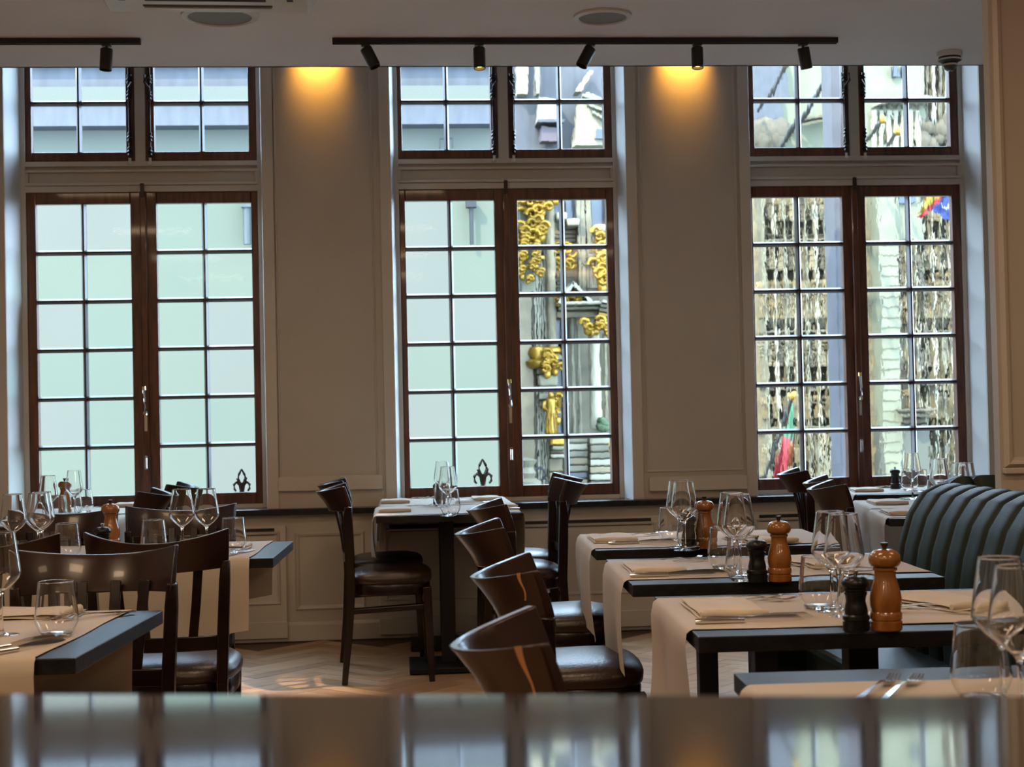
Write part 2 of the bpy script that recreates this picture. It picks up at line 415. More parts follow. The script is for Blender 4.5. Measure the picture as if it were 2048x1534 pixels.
WSPEC = [  # measured glass edges at mid height: left glass edge, right edge of left leaf, left edge of right leaf, right glass edge
    (74.6, 264, 316.6, 506), (815, 993, 1040, 1217.4), (1511, 1690, 1737, 1910)]
USPEC = [(62, 251, 308, 496), (803, 981, 1030, 1207), (1508, 1686, 1729, 1899)]   # upper sashes at y=137..300
for i in range(3):
    a, b = OPEN[i]; s0, s1 = SASH[i]
    # splayed white reveal boards + fixed trim frame
    w = MB()
    t0, t1 = s0 - .018, s1 + .018
    w.add([(a, D + .001, SILL), (t0, YS + .02, SILL), (t0, YS + .02, wins_top), (a, D + .001, wins_top), (a - .01, D + .001, SILL), (t0 - .01, YS + .02, SILL), (t0 - .01, YS + .02, wins_top), (a - .01, D + .001, wins_top)],
          [(0, 1, 2, 3), (4, 7, 6, 5), (0, 4, 5, 1), (2, 6, 7, 3), (0, 3, 7, 4), (1, 5, 6, 2)])
    w.add([(b, D + .001, SILL), (t1, YS + .02, SILL), (t1, YS + .02, wins_top), (b, D + .001, wins_top), (b + .01, D + .001, SILL), (t1 + .01, YS + .02, SILL), (t1 + .01, YS + .02, wins_top), (b + .01, D + .001, wins_top)],
          [(3, 2, 1, 0), (5, 6, 7, 4), (1, 5, 4, 0), (3, 7, 6, 2), (4, 7, 3, 0), (2, 6, 5, 1)])
    win = tag(w.build('window_%d' % (i + 1), MT['reveal']), kind='structure')
    fr = MB().box(t0 - .03, s0, YS - .012, YS + .08, SILL, wins_top).box(s1, t1 + .03, YS - .012, YS + .08, SILL, wins_top)
    fr.box(s0, s1, YS - .004, YS + .08, SILL - .01, ZB)
    fr.box(s0, s1, YS + .012, YS + .08, ZT, UB)
    # transom mouldings
    z1, z2, z3 = zs(338), zs(362), zs(369)
    fr.box(s0 - .004, s1 + .004, YS - .010, YS + .012, UB - .028, UB)
    fr.box(s0 - .004, s1 + .004, YS - .016, YS + .012, z1 - .004, z1 + .010)
    fr.box(s0 - .004, s1 + .004, YS - .012, YS + .012, ZT + .002, z2 - .012)
    fr.box(s0 - .004, s1 + .004, YS - .020, YS + .012, z2 - .010, z2 + .006)
    fr.box(s0 - .004, s0 + .014, YS - .010, YS + .012, z2 + .006, z1 - .004).box(s1 - .014, s1 + .004, YS - .010, YS + .012, z2 + .006, z1 - .004)
    # mullion between upper sashes
    g = [xw(v, YS) for v in WSPEC[i]]; u = [at(v, 220, YS).x for v in USPEC[i]]
    um = (u[1] + u[2]) / 2; gm = (g[1] + g[2]) / 2
    fr.box(um - .028, um + .028, YS - .008, YS + .08, UB, wins_top)
    fr.build('window_frame', MT['trim'], win, bev=.002)
    low = clear_panes
    lowr = (clear_panes, mild_panes, wavy_panes)[i]
    lowl = clear_panes if i < 2 else wavy_panes
    L = sash(win, s0, gm - .004, ZB, ZT, g[0] - s0, gm - .004 - g[1], GB - ZB, ZT - GT, 6, lowl)
    R = sash(win, gm - .004, s1, ZB, ZT, g[2] - gm + .004, s1 - g[3], GB - ZB, ZT - GT, 6, lowr)
    ub = zs(300) - UB
    UL = sash(win, s0, um - .03, UB + .002, wins_top - .02, u[0] - s0, um - .03 - u[1], ub, .05, 2, (top_panes, top_panes, mild_panes)[i], name='upper_sash')
    UR = sash(win, um + .03, s1, UB + .002, wins_top - .02, u[2] - um - .03, s1 - u[3], ub, .05, 2, (top_panes, mild_panes, mild_panes)[i], name='upper_sash')
    # astragal over the meeting stiles and its long bolt
    MB().prism([(gm - .018, ZB + .005), (gm + .018, ZB + .005), (gm + .018, ZT), (gm - .018, ZT)], .022, Matrix.Translation((0, YS - .022, 0))).build('meeting_stile', MT['sash'], win, bev=.007)
    hz = zs(800, 1020); hx = gm
    h = MB().lathe([(.013, 0), (.015, .01), (.013, .02)], (0, 0, 0), 12, Matrix.Translation((hx, YS - .02, hz - .03)) @ Matrix.Rotation(PI / 2, 4, 'X'))
    h.tube([(hx, YS - .045, hz - .04), (hx, YS - .05, hz), (hx, YS - .052, hz + .03), (hx - .004, YS - .052, hz + .1)], .0085, 8, [1.1, .6, .8, 1.1])
    h.box(hx - .008, hx + .008, YS - .03, YS - .022, hz - .13, hz - .03)
    h.build('handle', MT['chrome'], win, 40)
    MB().tube([(hx - .004, YS - .052, hz + .095), (hx - .005, YS - .052, hz + .115)], .0105, 8).build('handle_knob', MT['brass'], win, 40)
    cz = zs(905, 1020)
    MB().box(hx - .008, hx + .008, YS - .036, YS - .022, cz - .045, cz + .03).tube([(hx, YS - .045, cz - .04), (hx, YS - .045, cz + .02)], .006).build('catch', MT['chrome'], win, bev=.002)
    MB().box(hx - .010, hx + .010, YS - .036, YS - .022, ZT - .03, ZT + .045).tube([(hx, YS - .03, ZT - .03), (hx, YS - .03, ZT + .035)], .006).build('top_catch', MT['iron'], win, bev=.002)
    for sgn in (-1, 1):
        bx = um + sgn * .055
        mb = MB().tube([(bx, YS - .014, UB + .0), (bx, YS - .014, wins_top - .1)], .006)
        for zz, k in ((UB + .05, 1), (UB + .13, .9), (UB + .36, 1.1), (UB + .45, 1)):
            mb.lathe([(.006, -.03), (.013, -.02), (.008, -.008), (.017, .0), (.008, .010), (.012, .022), (.006, .03)], (bx, YS - .016, zz), 10)
        mb.box(bx - .015, bx + .015, YS - .008, YS, UB + .34, UB + .48).box(bx - .012, bx + .012, YS - .008, YS, UB + .03, UB + .09)
        mb.tube([(bx, YS - .03, UB + .40), (bx - sgn * .022, YS - .045, UB + .43), (bx - sgn * .02, YS - .04, UB + .47)], .006)
        mb.build('bolt', MT['iron'], win, 50)
        MB().ball((bx, YS - .02, UB - .012), .014, 12, (1, 1, .7)).lathe([(.008, 0), (.008, .02)], (bx, YS - .018, UB - .005), 10).build('bolt_knob', MT['white'], win, 60)

# pier at the end of the booth row
px0 = at(1975, 60, 4.95).x + .003
pier = MB().box(px0, XR - .01, 4.95, 5.0, 0, ZC).build('wall_pier', MT['wall']); tag(pier, kind='structure')
frame_mould(at(1996, 500, 4.95).x, px0 + 1.2, at(2020, 935, 4.95).z, 2.72, parent=pier, w=.035, t=.02, Y=4.95)
MB().box(at(1992, 500, 4.95).x, px0 + 1.2, 4.925, 4.95, at(2020, 940, 4.95).z - .012, at(2020, 940, 4.95).z + .008).build('panel_ledge', MT['trim'], pier, bev=.004)

# ------------------------------------------------------------------ ceiling fittings
def track(x0, x1, y, label):
    return tag(MB().box(x0, x1, y - .018, y + .018, ZC - .022, ZC - .0005).box(x0, x1, y - .013, y - .009, ZC - .026, ZC - .022).box(x0, x1, y + .009, y + .013, ZC - .026, ZC - .022).build('light_track', MT['black']), label, 'light track')
TY = 6.93
tp0, tp1, tp2 = on(664, 80, ZC - .02), on(1688, 73, ZC - .02), on(276, 78, ZC - .02)
track(tp0.x, tp1.x, TY, 'long black ceiling light track with five spotlights')
track(XL + .02, tp2.x, TY, 'short black ceiling light track with one spotlight near the air conditioner')
def spot_lamp(lit):
    t = thing('track_spotlight', '', 'spotlight')
    MB().box(-.02, .02, -.016, .016, -.012, 0).tube([(0, 0, -.01), (0, 0, -.035)], .007).build('adapter', MT['black'], t)
    sh = MB().lathe([(.0, 0), (.026, 0), (.028, -.003), (.028, -.098), (.0262, -.1), (.0245, -.098), (.0245, -.07), (0, -.07)], seg=28).build('lamp_body', MT['black'], t, 40)
    ln = MB().lathe([(0, -.088), (.018, -.086), (.0243, -.08)], seg=24, cap=False).build('lamp_lens', MT['lampglow'] if lit else MT['dome'], sh, 60)
    return t, sh
lamps = [(213, 100, .06, 0, False, 'lone black spotlight on the short ceiling track'),
         (731, 104, -.45, .1, False, 'unlit black spotlight at the end of the long track, tilted toward the wall pier'),
         (958, 107, 0, .12, True, 'lit black spotlight over the centre window with yellow lens'),
         (1181, 103, .5, .1, False, 'unlit black spotlight tilted sideways in the middle of the long track'),
         (1394, 104, .02, .12, True, 'lit black spotlight over the second wall pier with yellow lens'),
         (1606, 99, -.18, -.1, False, 'unlit grey-black spotlight hanging at the corner-window end of the track')]
for px, py, tx, ty, lit, lb in lamps:
    x = at(px, 85, TY).x
    t, sh = spot_lamp(lit); t.location = (x, TY, ZC - .024); t['label'] = lb; t['group'] = 'track spotlights'
    sh.location = (0, 0, -.022); sh.rotation_euler = (-ty, tx, 0)
    if lit:
        l = bpy.data.lights.new('spotlight_beam', 'SPOT'); l.energy = 420 if px < 1000 else 160; l.color = (1, .76, .48); l.spot_size = .42; l.spot_blend = 1.0; l.shadow_soft_size = .02
        o = bpy.data.objects.new('spotlight_beam', l); COL.objects.link(o); o.location = (x, TY - .02, ZC - .15); o.rotation_euler = (Vector((-.62, 6.6, 0) if px < 1000 else (.95, 5.3, 0)) - o.location).to_track_quat('-Z', 'Y').to_euler()
# warm downlights hidden in the recess between the ceiling edge and the window wall
for px, lb in ((636, 'recessed brass downlight washing the pier between the first two windows'), (1366, 'recessed brass downlight washing the pier beside the corner window')):
    x = wx(px, 132)
    t = thing('recess_downlight', lb, 'downlight', (x, D - .13, 3.70), group='wall-wash downlights')
    MB().lathe([(.045, 0), (.05, -.01), (.045, -.06), (.038, -.06), (.035, -.01), (0, -.01)], seg=20).build('lamp_housing', MT['brass'], t, 40)
    l = bpy.data.lights.new('downlight_beam', 'SPOT'); l.energy = 75; l.color = (1, .46, .06); l.spot_size = 1.3; l.spot_blend = 1.0; l.shadow_soft_size = .03
    o = bpy.data.objects.new('downlight_beam', l); COL.objects.link(o); o.location = (x, D - .12, 3.36); o.rotation_euler = (.72, 0, 0)
for (px, py, rr, lb) in ((440, 30, .165, 'round white in-ceiling speaker half hidden behind the air conditioner'), (1205, 31, .128, 'round white in-ceiling speaker above the long light track')):
    p = on(px, py, ZC)
    t = thing('ceiling_speaker', lb, 'speaker', (p.x, p.y, ZC), group='in-ceiling speakers')
    MB().lathe([(rr * .82, -.010), (rr * .86, -.016), (rr, -.010), (rr * 1.01, -.0005), (rr * .8, -.0005)], seg=48, cap=False).build('bezel', MT['white'], t, 50)
    MB().lathe([(0, -.011), (rr * .5, -.0105), (rr * .83, -.009)], seg=48, cap=False).build('speaker_grille', MT['grey'], t, 60)
# cassette air conditioner
pf = on(415, 25, ZC - .04); ax0, ax1 = on(213, 22, ZC - .04).x, on(638, 26, ZC - .04).x
t = thing('air_conditioner', 'white cassette air conditioner set in the ceiling, seen from below', 'air conditioner', ((ax0 + ax1) / 2, pf.y - (ax1 - ax0) / 2, ZC), .035)
hw = (ax1 - ax0) / 2
MB().prism([(-hw, 0), (-hw + .03, -.04), (hw - .03, -.04), (hw, 0)], 2 * hw, Matrix.Translation((0, -hw, 0))).build('casing', MT['white'], t, bev=.006)
MB().box(-hw * .62, hw * .62, -hw * .7, hw * .62, -.05, -.04).build('intake_frame', MT['white'], t, bev=.004)
g = MB().box(-hw * .55, hw * .55, -hw * .6, hw * .52, -.053, -.05).build('intake_grille', MT['acgrille'], t)
for k in range(18): MB().box(-hw * .55, hw * .55, -hw * .6 + k * hw * 1.12 / 18, -hw * .6 + k * hw * 1.12 / 18 + .006, -.057, -.053).build('grille_slat', MT['acgrille'], g)
for q in range(4):
    M = Matrix.Rotation(q * PI / 2, 4, 'Z')
    MB().box(-hw * .6, hw * .6, hw * .74, hw * .80, -.0415, -.038, M).build('air_outlet', MT['vent'], t)
    MB().box(-hw * .59, hw * .59, hw * .80, hw * .87, -.048, -.040, M).build('louvre', MT['white'], t, bev=.002)
# dome camera
p = on(1899, 104, ZC)
t = thing('security_camera', 'small white dome security camera on the ceiling by the corner window', 'camera', (p.x, p.y, ZC))
MB().lathe([(.062, -.0005), (.062, -.022), (.056, -.026), (0, -.026)], seg=32).build('mount', MT['white'], t, 40)
MB().lathe([(.054, -.026), (.057, -.04), (.038, -.055), (.030, -.056)], seg=32).build('collar', MT['black'], t, 40)
MB().lathe([(.058, -.036), (.060, -.040), (.056, -.044)], seg=32, cap=False).build('ring', MT['white'], t, 40)
MB().lathe([(.033, -.054), (.034, -.068), (.028, -.084), (.016, -.094), (0, -.097)], seg=28).build('dome', MT['dome'], t, 60)
MB().lathe([(.035, -.060), (.038, -.064), (.036, -.070)], seg=28, cap=False).build('trim_ring', MT['white'], t, 60)

# ------------------------------------------------------------------ banquettes
def tufted_bench(name, label, loc, rz, length, zt=.938, seat=True, n=None):
    """local: bench runs along +Y from 0 (far end is y=length), faces -X; ridge at x=.14"""
    t = thing(name, label, 'banquette', loc, rz, group='green banquettes')
    prof = [(0, .44), (-.004, .55), (.002, .66), (.018, .76), (.046, .85), (.085, .91), (.125, zt - .008), (.155, zt), (.19, zt - .012), (.21, zt - .05)]
    n = n or int(round(length / .118)); cw = length / n
    for k in range(n):
        y0 = k * cw
        def f(u, v, side):
            q = v * (len(prof) - 1); i = min(int(q), len(prof) - 2); w = q - i
            x = prof[i][0] * (1 - w) + prof[i + 1][0] * w; z = prof[i][1] * (1 - w) + prof[i + 1][1] * w
            i0 = max(i - 0, 0); dx = prof[i + 1][0] - prof[i][0]; dz = prof[i + 1][1] - prof[i][1]; l = math.hypot(dx, dz)
            nx, nz = -dz / l, dx / l
            bul = .018 * (max(0.0, 1 - abs(2 * u - 1) ** 4.5)) ** .7 if side == 0 else -.03
            yy = y0 + u * cw
            if k == n - 1 and side == 0: bul -= .055 * u ** 2.6
            return (x + nx * bul, yy, z + nz * bul)
        MB().shell(f, 11, 28).build('tufted_channel', MT['green'], t, 45)
    MB().prism([(.012, .40), (.03, .7), (.06, .84), (.1, .9), (.15, zt - .03), (.2, zt - .04), (.215, zt - .1), (.215, 0.02), (.012, .02)], length - .01, Matrix.Translation((0, .005, 0))).build('back_panel', MT['green'], t, 30)
    if seat:
        MB().box(-.30, .012, 0, length - .04, .33, .455).build('seat_cushion', MT['green'], t, bev=.02)
        MB().box(-.285, .012, .005, length - .05, .09, .33).build('seat_base', MT['green'], t, bev=.006)
        MB().box(-.24, .18, .03, length - .08, 0, .09).build('plinth', MT['black'], t)
    return t
b1 = tufted_bench('banquette', 'dark green channel-tufted leather banquette beside the beige-covered tables', (1.600, 1.15, 0), 0, 3.58)
xa, xb = at(1508, 1320, 4.86).x, at(1706, 1320, 4.86).x
st_ = thing('low_seat', 'low dark green leather seat seen in shadow beneath the third banquette-row table', 'stool', ((xa + xb) / 2, 4.82, 0))
MB().box((xa - xb) / 2, (xb - xa) / 2, -.14, .14, .27, .45).build('seat_cushion', MT['green'], st_, bev=.02)
MB().box((xa - xb) / 2 + .01, (xb - xa) / 2 - .01, -.13, .13, 0, .27).build('seat_base', MT['green'], st_, bev=.004)
tufted_bench('banquette', 'low dark green banquette back just showing behind the tall tufted one', (2.72, 5.50, 0), PI / 2, .62, .908, False, 5)

# ------------------------------------------------------------------ chairs
CW = .205
def crest_pt(u, v, side, w=CW):
    a = abs(u)
    x = u * w * (1 - .03 * (1 - v))
    y = -.245 + .112 * a ** 2.0
    zb, zt = .772 + .006 * a, .862 + .030 * a ** 2
    z = zb + (zt - zb) * v
    fl = -.040 * v ** 1.5 * (1 - .35 * a) + .022 * (1 - v) * (1 - a)
    th = .020 - .006 * v
    ny = th if side else 0
    nx = -u * .5 * th if side else 0
    return (x + nx, y + fl + ny, z)
def make_chair():
    t = thing('dining_chair', '', 'chair')
    MB().shell(lambda u, v, s: crest_pt(2 * u - 1, v, s), 25, 8).build('crest_rail', MT['crest'], t, 60, bev=.003)
    for sx in (-1, 1):
        pth = [(sx * .180, -.165, 0), (sx * .176, -.142, .22), (sx * .174, -.128, .44), (sx * .180, -.134, .60), (sx * .187, -.138, .74), (sx * .190, -.134, .800)]
        MB().bar(pth, .030, .040, [.65, .85, 1.05, 1.05, 1.0, .8], upv=(0, 1, 0)).build('leg', MT['chair'], t, 40, bev=.004)
        MB().bar([(sx * .172, .228, 0), (sx * .180, .220, .25), (sx * .182, .212, .43)], .036, .036, [.72, .92, 1.08], upv=(0, 1, 0)).build('leg', MT['chair'], t, 40, bev=.004)
        MB().bar([(sx * .178, .21, .30 + .04 * (sx > 0)), (sx * .176, -.145, .285 + .04 * (sx > 0))], .016, .024).build('stretcher', MT['chair'], t, bev=.003)
    MB().bar([(-.17, -.145, .25), (.17, -.145, .25)], .016, .024).build('stretcher', MT['chair'], t, bev=.003)
    MB().bar([(-.17, .212, .345), (.17, .212, .345)], .016, .024).build('stretcher', MT['chair'], t, bev=.003)
    br = [(-.175 + .35 * i / 8, -.135 - .022 * (1 - ((i - 4) / 4) ** 2), .565) for i in range(9)]
    MB().bar(br, .018, .042).build('back_rail', MT['chair'], t, 40, bev=.003)
    for u in (-.62, -.22, .22, .62):
        a, b = crest_pt(u, .1, .5), (u * .155, -.137 - .022 * (1 - u * u), .575)
        MB().bar([(a[0], a[1] + .008, a[2] + .02), ((a[0] + b[0]) / 2, (a[1] + b[1]) / 2 + .010, (a[2] + b[2]) / 2), b], .026, .011, upv=(0, 1, 0)).build('slat', MT['chair'], t, 40, bev=.002)
    def outline(k, n=28, e=3.2):
        r = []
        for i in range(n):
            a = 2 * PI * i / n; c, s_ = math.cos(a), math.sin(a)
            x = math.copysign(abs(c) ** (2 / e), c) * .212 * k; y = math.copysign(abs(s_) ** (2 / e), s_) * .192 * k
            x *= 1 + .05 * (y / .2)
            r.append((x, y + .048))
        return r
    def rings(spec):
        vs = []; fs = []; n = 28
        for k, z in spec: vs += [(x, y, z + .006 * (1 if z > .46 else 0) * (y / .2)) for x, y in outline(k)]
        for j in range(len(spec) - 1):
            for i in range(n): fs.append((j * n + i, j * n + (i + 1) % n, (j + 1) * n + (i + 1) % n, (j + 1) * n + i))
        fs.append(tuple(range(n))[::-1]); fs.append(tuple(range((len(spec) - 1) * n, len(spec) * n)))
        return MB().add(vs, fs)
    rings([(.93, .395), (.965, .40), (.97, .435), (.95, .447)]).build('seat_frame', MT['chair'], t, 40)
    rings([(.96, .445), (1.0, .452), (1.01, .468), (.985, .484), (.90, .497), (.7, .508), (.4, .513), (.1, .515)]).build('seat', MT['leather'], t, 50)
    return t
H = PI / 2
CH = [
 # x, y, rz, label
 (-.06, 6.98, -H + .02, 'side-on dining chair left of the centre-window table, nearer of the pair'),
 (-.085, 7.60, -H, 'side-on dining chair left of the centre-window table, half hidden behind its twin'),
 (.645, 7.02, H + .03, 'black-backed dining chair on the far side of the centre-window table, nearer of the pair'),
 (.70, 7.60, H, 'black-backed dining chair standing closest to the centre window sill'),
 (.55, 5.33, -H - .03, 'curved-back chair at the farthest table facing the green banquette'),
 (.462, 4.27, -H - .04, 'curved-back chair second farthest in the row facing the green banquette'),
 (.445, 3.13, -H - .05, 'curved-back chair with bare-wood chip, second nearest in the row facing the banquette'),
 (.365, 2.20, -H - .05, 'large nearest curved-back chair with long bare-wood scuff on its rail'),
 (2.235, 7.45, -H - .16, 'slatted chair at the corner table under the red and green flag'),
 (2.115, 6.54, -H - .16, 'curved-back chair at the middle corner-window table, mostly hidden'),
 (1.995, 6.05, -H - .16, 'curved-back chair at the nearest corner-window table with lilac runner'),
 (-.735, 3.66, PI, 'foreground chair with brown glossy curved rail behind the front-left table'),
 (-.668, 4.50, .02, 'chair with visible brown leather seat, its back to the camera at the second table'),
 (-1.135, 4.49, 0, 'dark chair back partly cut by the tumbler, next to the leather-seated chair'),
 (-.775, 5.50, PI, 'chair facing the camera behind the two upright wine glasses by the frosted-view window'),
 (-1.20, 5.47, PI, 'chair facing the camera behind the small wooden mill, farther row on the frosted-view side'),
 (-1.245, 7.70, H, 'side-on chair back against the first window, seen above the wine glass rims'),
 (-1.265, 6.98, H, 'side-on dark chair back nearest along the first window table'),
]
CHO = []
for i, (x, y, rz, lb) in enumerate(CH):
    CHO.append(inst('chair', make_chair, (x, y, 0), rz, lb, 'dark wooden dining chairs'))
# bare-wood chips on two rails
for idx, k in ((6, .6), (7, 1.0)):
    def chip(u, v, s):
        uu = .90 - .05 * (1 - v) - u * (.012 + .06 * max(0, v - .45) ** 1.0 * k) + .012 * math.sin(v * 6)
        p = crest_pt(uu, 1 - .85 * k * (1 - v), 0); return (p[0] , p[1] - .0012 - (0 if s else .0008), p[2] + .0005)
    MB().shell(chip, 4, 8).build('worn_patch', MT['bare'], CHO[idx], 60)

# ------------------------------------------------------------------ tables
TZ = .75
def make_table(w, d, cols=((0, 0),), foot=.38):
    t = thing('restaurant_table', '', 'table')
    MB().box(-w / 2, w / 2, -d / 2, d / 2, TZ - .032, TZ).build('tabletop', MT['table'], t, bev=.002)
    for cx, cy in cols:
        c = MB().box(cx - .033, cx + .033, cy - .033, cy + .033, .03, TZ - .032).build('pedestal', MT['steel_black'], t, bev=.003)
        MB().box(cx - .033 - .2, cx + .2, cy - .02, cy + .02, TZ - .05, TZ - .032).box(cx - .02, cx + .02, cy - .2, cy + .2, TZ - .049, TZ - .032).build('support', MT['steel_black'], c)
        MB().box(cx - foot / 2, cx + foot / 2, cy - .18, cy + .18, .004, .03).build('foot_plate', MT['steel_black'], t, bev=.004)
    return t
TAB = {}
def tab(key, fl_px, w, d, rz, label, mirror=False, **kw):
    p = on(*fl_px, TZ)                      # front corner (left, or right when mirror)
    c = Vector((math.cos(rz), math.sin(rz), 0)); n = Vector((-math.sin(rz), math.cos(rz), 0))
    ctr = p + (-c if mirror else c) * w / 2 + n * d / 2
    t = make_table(w, d, **kw); t.location = (ctr.x, ctr.y, 0); t.rotation_euler = (0, 0, rz)
    t['label'] = label; t['group'] = 'dark wooden restaurant tables'; TAB[key] = (t, w, d, ctr, rz); return t
tab('T1a', (752, 1033), .66, .68, 0, 'front half of the dark square tables pushed together under the centre window')
tab('T1b', (761, 1014.5), .66, .66, 0, 'rear half of the dark square tables pushed against the centre window sill')
R3 = -.045
tab('A', (1192, 1101), .82, .67, R3, 'dark table farthest along the row beside the green banquette')
tab('B', (1265, 1170), .82, .69, R3, 'dark table second farthest in the row beside the green banquette')
tab('C', (1397, 1274), .82, .66, R3, 'dark table carrying the largest pair of pepper mills, third in the banquette row')
ctrD = None
p = on(1467, 1346, TZ); c_ = Vector((math.cos(R3), math.sin(R3), 0)); n_ = Vector((-math.sin(R3), math.cos(R3), 0))
ctr = p + c_ * .41 - n_ * .33
t = make_table(.82, .66); t.location = (ctr.x, ctr.y, 0); t.rotation_euler = (0, 0, R3)
tag(t, 'dark wood-grained table nearest the shiny counter, at the front of the banquette row', group='dark wooden restaurant tables'); TAB['D'] = (t, .82, .66, ctr, R3)
R4 = -.17
tab('F1', (1714, 990), .72, .56, R4, 'small table tight against the corner window under a lilac runner')
tab('F2', (1746, 1018), .72, .60, R4, 'middle table of the three lilac-covered corner tables')
tab('F3', (1779, 1037), .72, .52, R4, 'nearest of the lilac-covered corner tables, partly behind the green banquette')
tab('N', (150, 1316), .86, .70, -.09, 'dark-edged table at the front left with tan runner', mirror=True)
tab('S', (546, 1116), 1.24, .66, -.035, 'long dark table in the middle of the frosted-view side with bare end strip', mirror=True, cols=((-.31, 0), (.31, 0)))
p = on(300, 1013, TZ)
for k, yy in ((0, 7.80), (1, 7.11)):
    t = make_table(.66, .68); t.location = (-1.60, yy, 0)
    tag(t, ['square table against the first window, under blue-white runners', 'square table in front of the one touching the first window'][k], 'table', 'dark wooden restaurant tables')
    TAB['L3' + 'ab'[k]] = (t, .66, .68, Vector((-1.60, yy, 0)), 0)

def runner(key, lo, hi, hl, hr, along='x', label='', off=0.0, wav=0.004, mat_='paper', seed=0, slant=0):
    """paper runner: crosses the table along local x (or y), between lo..hi on the other axis, hanging hl / hr over the two ends"""
    t, w, d, ctr, rz = TAB[key]
    half = (w if along == 'x' else d) / 2
    rnd = random.Random(seed); ph = [rnd.uniform(0, 6) for _ in range(4)]
    pts = []
    r = .008; z0 = TZ + .0018
    # profile along the run: hang left, bend, top, bend, hang right
    def hang(L, s):
        out = []
        for i in range(9):
            f = i / 8
            out.append((s * (half + r * .9 + .004 + .010 * math.sin(f * 2.5 + ph[0]) * f), z0 - r - L * f, f))
        return out
    left = hang(hl, -1)[::-1]; right = hang(hr, 1)
    top = [(-half - r * .5, z0 - r * .25, 0)] + [(-half + .002 + (2 * half - .004) * i / 10, z0, -1) for i in range(11)] + [(half + r * .5, z0 - r * .25, 0)]
    prof = left + top + right
    n = len(prof); m = 15
    def f(u, v, side):
        i = round(u * (n - 1)); a, z, fh = prof[i]
        b = lo + (hi - lo) * v
        if fh > 0:
            a += math.copysign(1, a) * (.006 + .011 * math.sin(v * 9 + ph[1]) * fh)
            b += .02 * (v - .5) * fh * math.sin(ph[2]) + slant * fh * fh * (v - .5)
            z += (.02 * math.sin(v * 4 + ph[3]) - slant * (1 - v) * 1.2) * fh
        elif fh < 0:
            b += .003 * math.sin(a * 14 + ph[1]) * (2 * v - 1); z += .0007 * (1 + math.sin(v * 11 + a * 6))
        dz = -.0006 if side else .0
        if fh > 0: a -= math.copysign(.0006, a) * side; dz = 0
        return (a, b, z + dz + .0006) if along == 'x' else (b, a, z + dz + .0006)
    o = MB().shell(f, n, m).build('table_runner', MT[mat_], None, 50)
    o.location = (ctr.x, ctr.y, 0); o.rotation_euler = (0, 0, rz)
    return tag(o, label, 'table runner', 'paper table runners')
runner('T1a', -.325, .325, .205, .25, label='white runner on the front half of the centre-window table', seed=1)
runner('T1b', -.315, .315, .20, .2, label='white runner on the rear half of the centre-window table, by the sill', seed=2)
runner('A', -.29, .28, .225, .03, label='off-white runner with pointed hanging corner, farthest banquette-row table', seed=3, slant=.05)
runner('B', -.24, .27, .225, .03, label='tan runner hanging over the chair seat, second banquette-row table', seed=4, slant=.03)
runner('C', -.245, .275, .225, .03, label='wide tan runner under the largest pair of pepper mills', seed=5)
runner('D', -.32, .20, .10, .03, label='tan runner on the nearest table, its front lost behind the shiny counter', seed=6)
runner('F1', -.25, .26, .225, .2, label='lilac-white runner on the corner table against the window', seed=7)
runner('F2', -.28, .28, .225, .2, label='lilac-white runner on the middle corner table', seed=8)
runner('F3', -.24, .24, .225, .2, label='lilac-white runner on the corner table closest to the banquette', seed=9)
runner('N', -.12, .355, .2, .19, 'y', label='tan runner hanging at both ends of the front-left table', seed=10)
runner('N', -.425, -.14, .2, .2, 'y', label='second tan runner at the frame-edge end of the front-left table', seed=17)
runner('S', .03, .545, .235, .2, 'y', label='runner with long tan hanging front behind the leather-seated chair', seed=11)
runner('S', -.56, -.02, .235, .2, 'y', label='runner on the far end of the long table behind the foreground chair', seed=12)
runner('L3a', -.31, .31, .2, .2, label='bluish white runner on the table touching the first window', seed=13)
runner('L3b', -.31, .31, .2, .2, label='bluish white runner on the table just before the first-window table', seed=14)

# ------------------------------------------------------------------ tableware
def smooth_line(P, n=6):
    """Catmull-Rom through profile points"""
    out = []
    for i in range(len(P) - 1):
        p0, p1, p2, p3 = P[max(i - 1, 0)], P[i], P[i + 1], P[min(i + 2, len(P) - 1)]
        for k in range(n):
            t = k / n
            out.append(tuple(.5 * (2 * p1[c] + (p2[c] - p0[c]) * t + (2 * p0[c] - 5 * p1[c] + 4 * p2[c] - p3[c]) * t * t + (3 * p1[c] - p0[c] - 3 * p2[c] + p3[c]) * t ** 3) for c in (0, 1)))
    return out + [P[-1]]
def inset(L, t):
    out = []
    for i, p in enumerate(L):
        a, b = L[max(i - 1, 0)], L[min(i + 1, len(L) - 1)]; dx, dz = b[0] - a[0], b[1] - a[1]; l = math.hypot(dx, dz)
        out.append((max(p[0] - dz / l * t, 0.0), p[1] + dx / l * t))
    return out
def vessel(foot, body, t, floor_z):
    """foot profile + smooth body; the inner wall is the body offset by t, closed by a fine round rim"""
    B = smooth_line(body, 7); I = [p for p in inset(B, t) if p[1] > floor_z][::-1]
    (ro, zo), (ri, zi) = B[-1], I[0]
    rimp = [(ro - .0001, zo + t * .3), ((ro + ri) / 2, zo + t * .5), (ri + .0001, zo + t * .3)]
    I[0] = (ri, zo)
    return MB().lathe(foot + B + rimp + I + [(I[-1][0] * .7, floor_z + .0002), (I[-1][0] * .35, floor_z - .0002), (0, floor_z - .0003)], seg=48, cap=False)
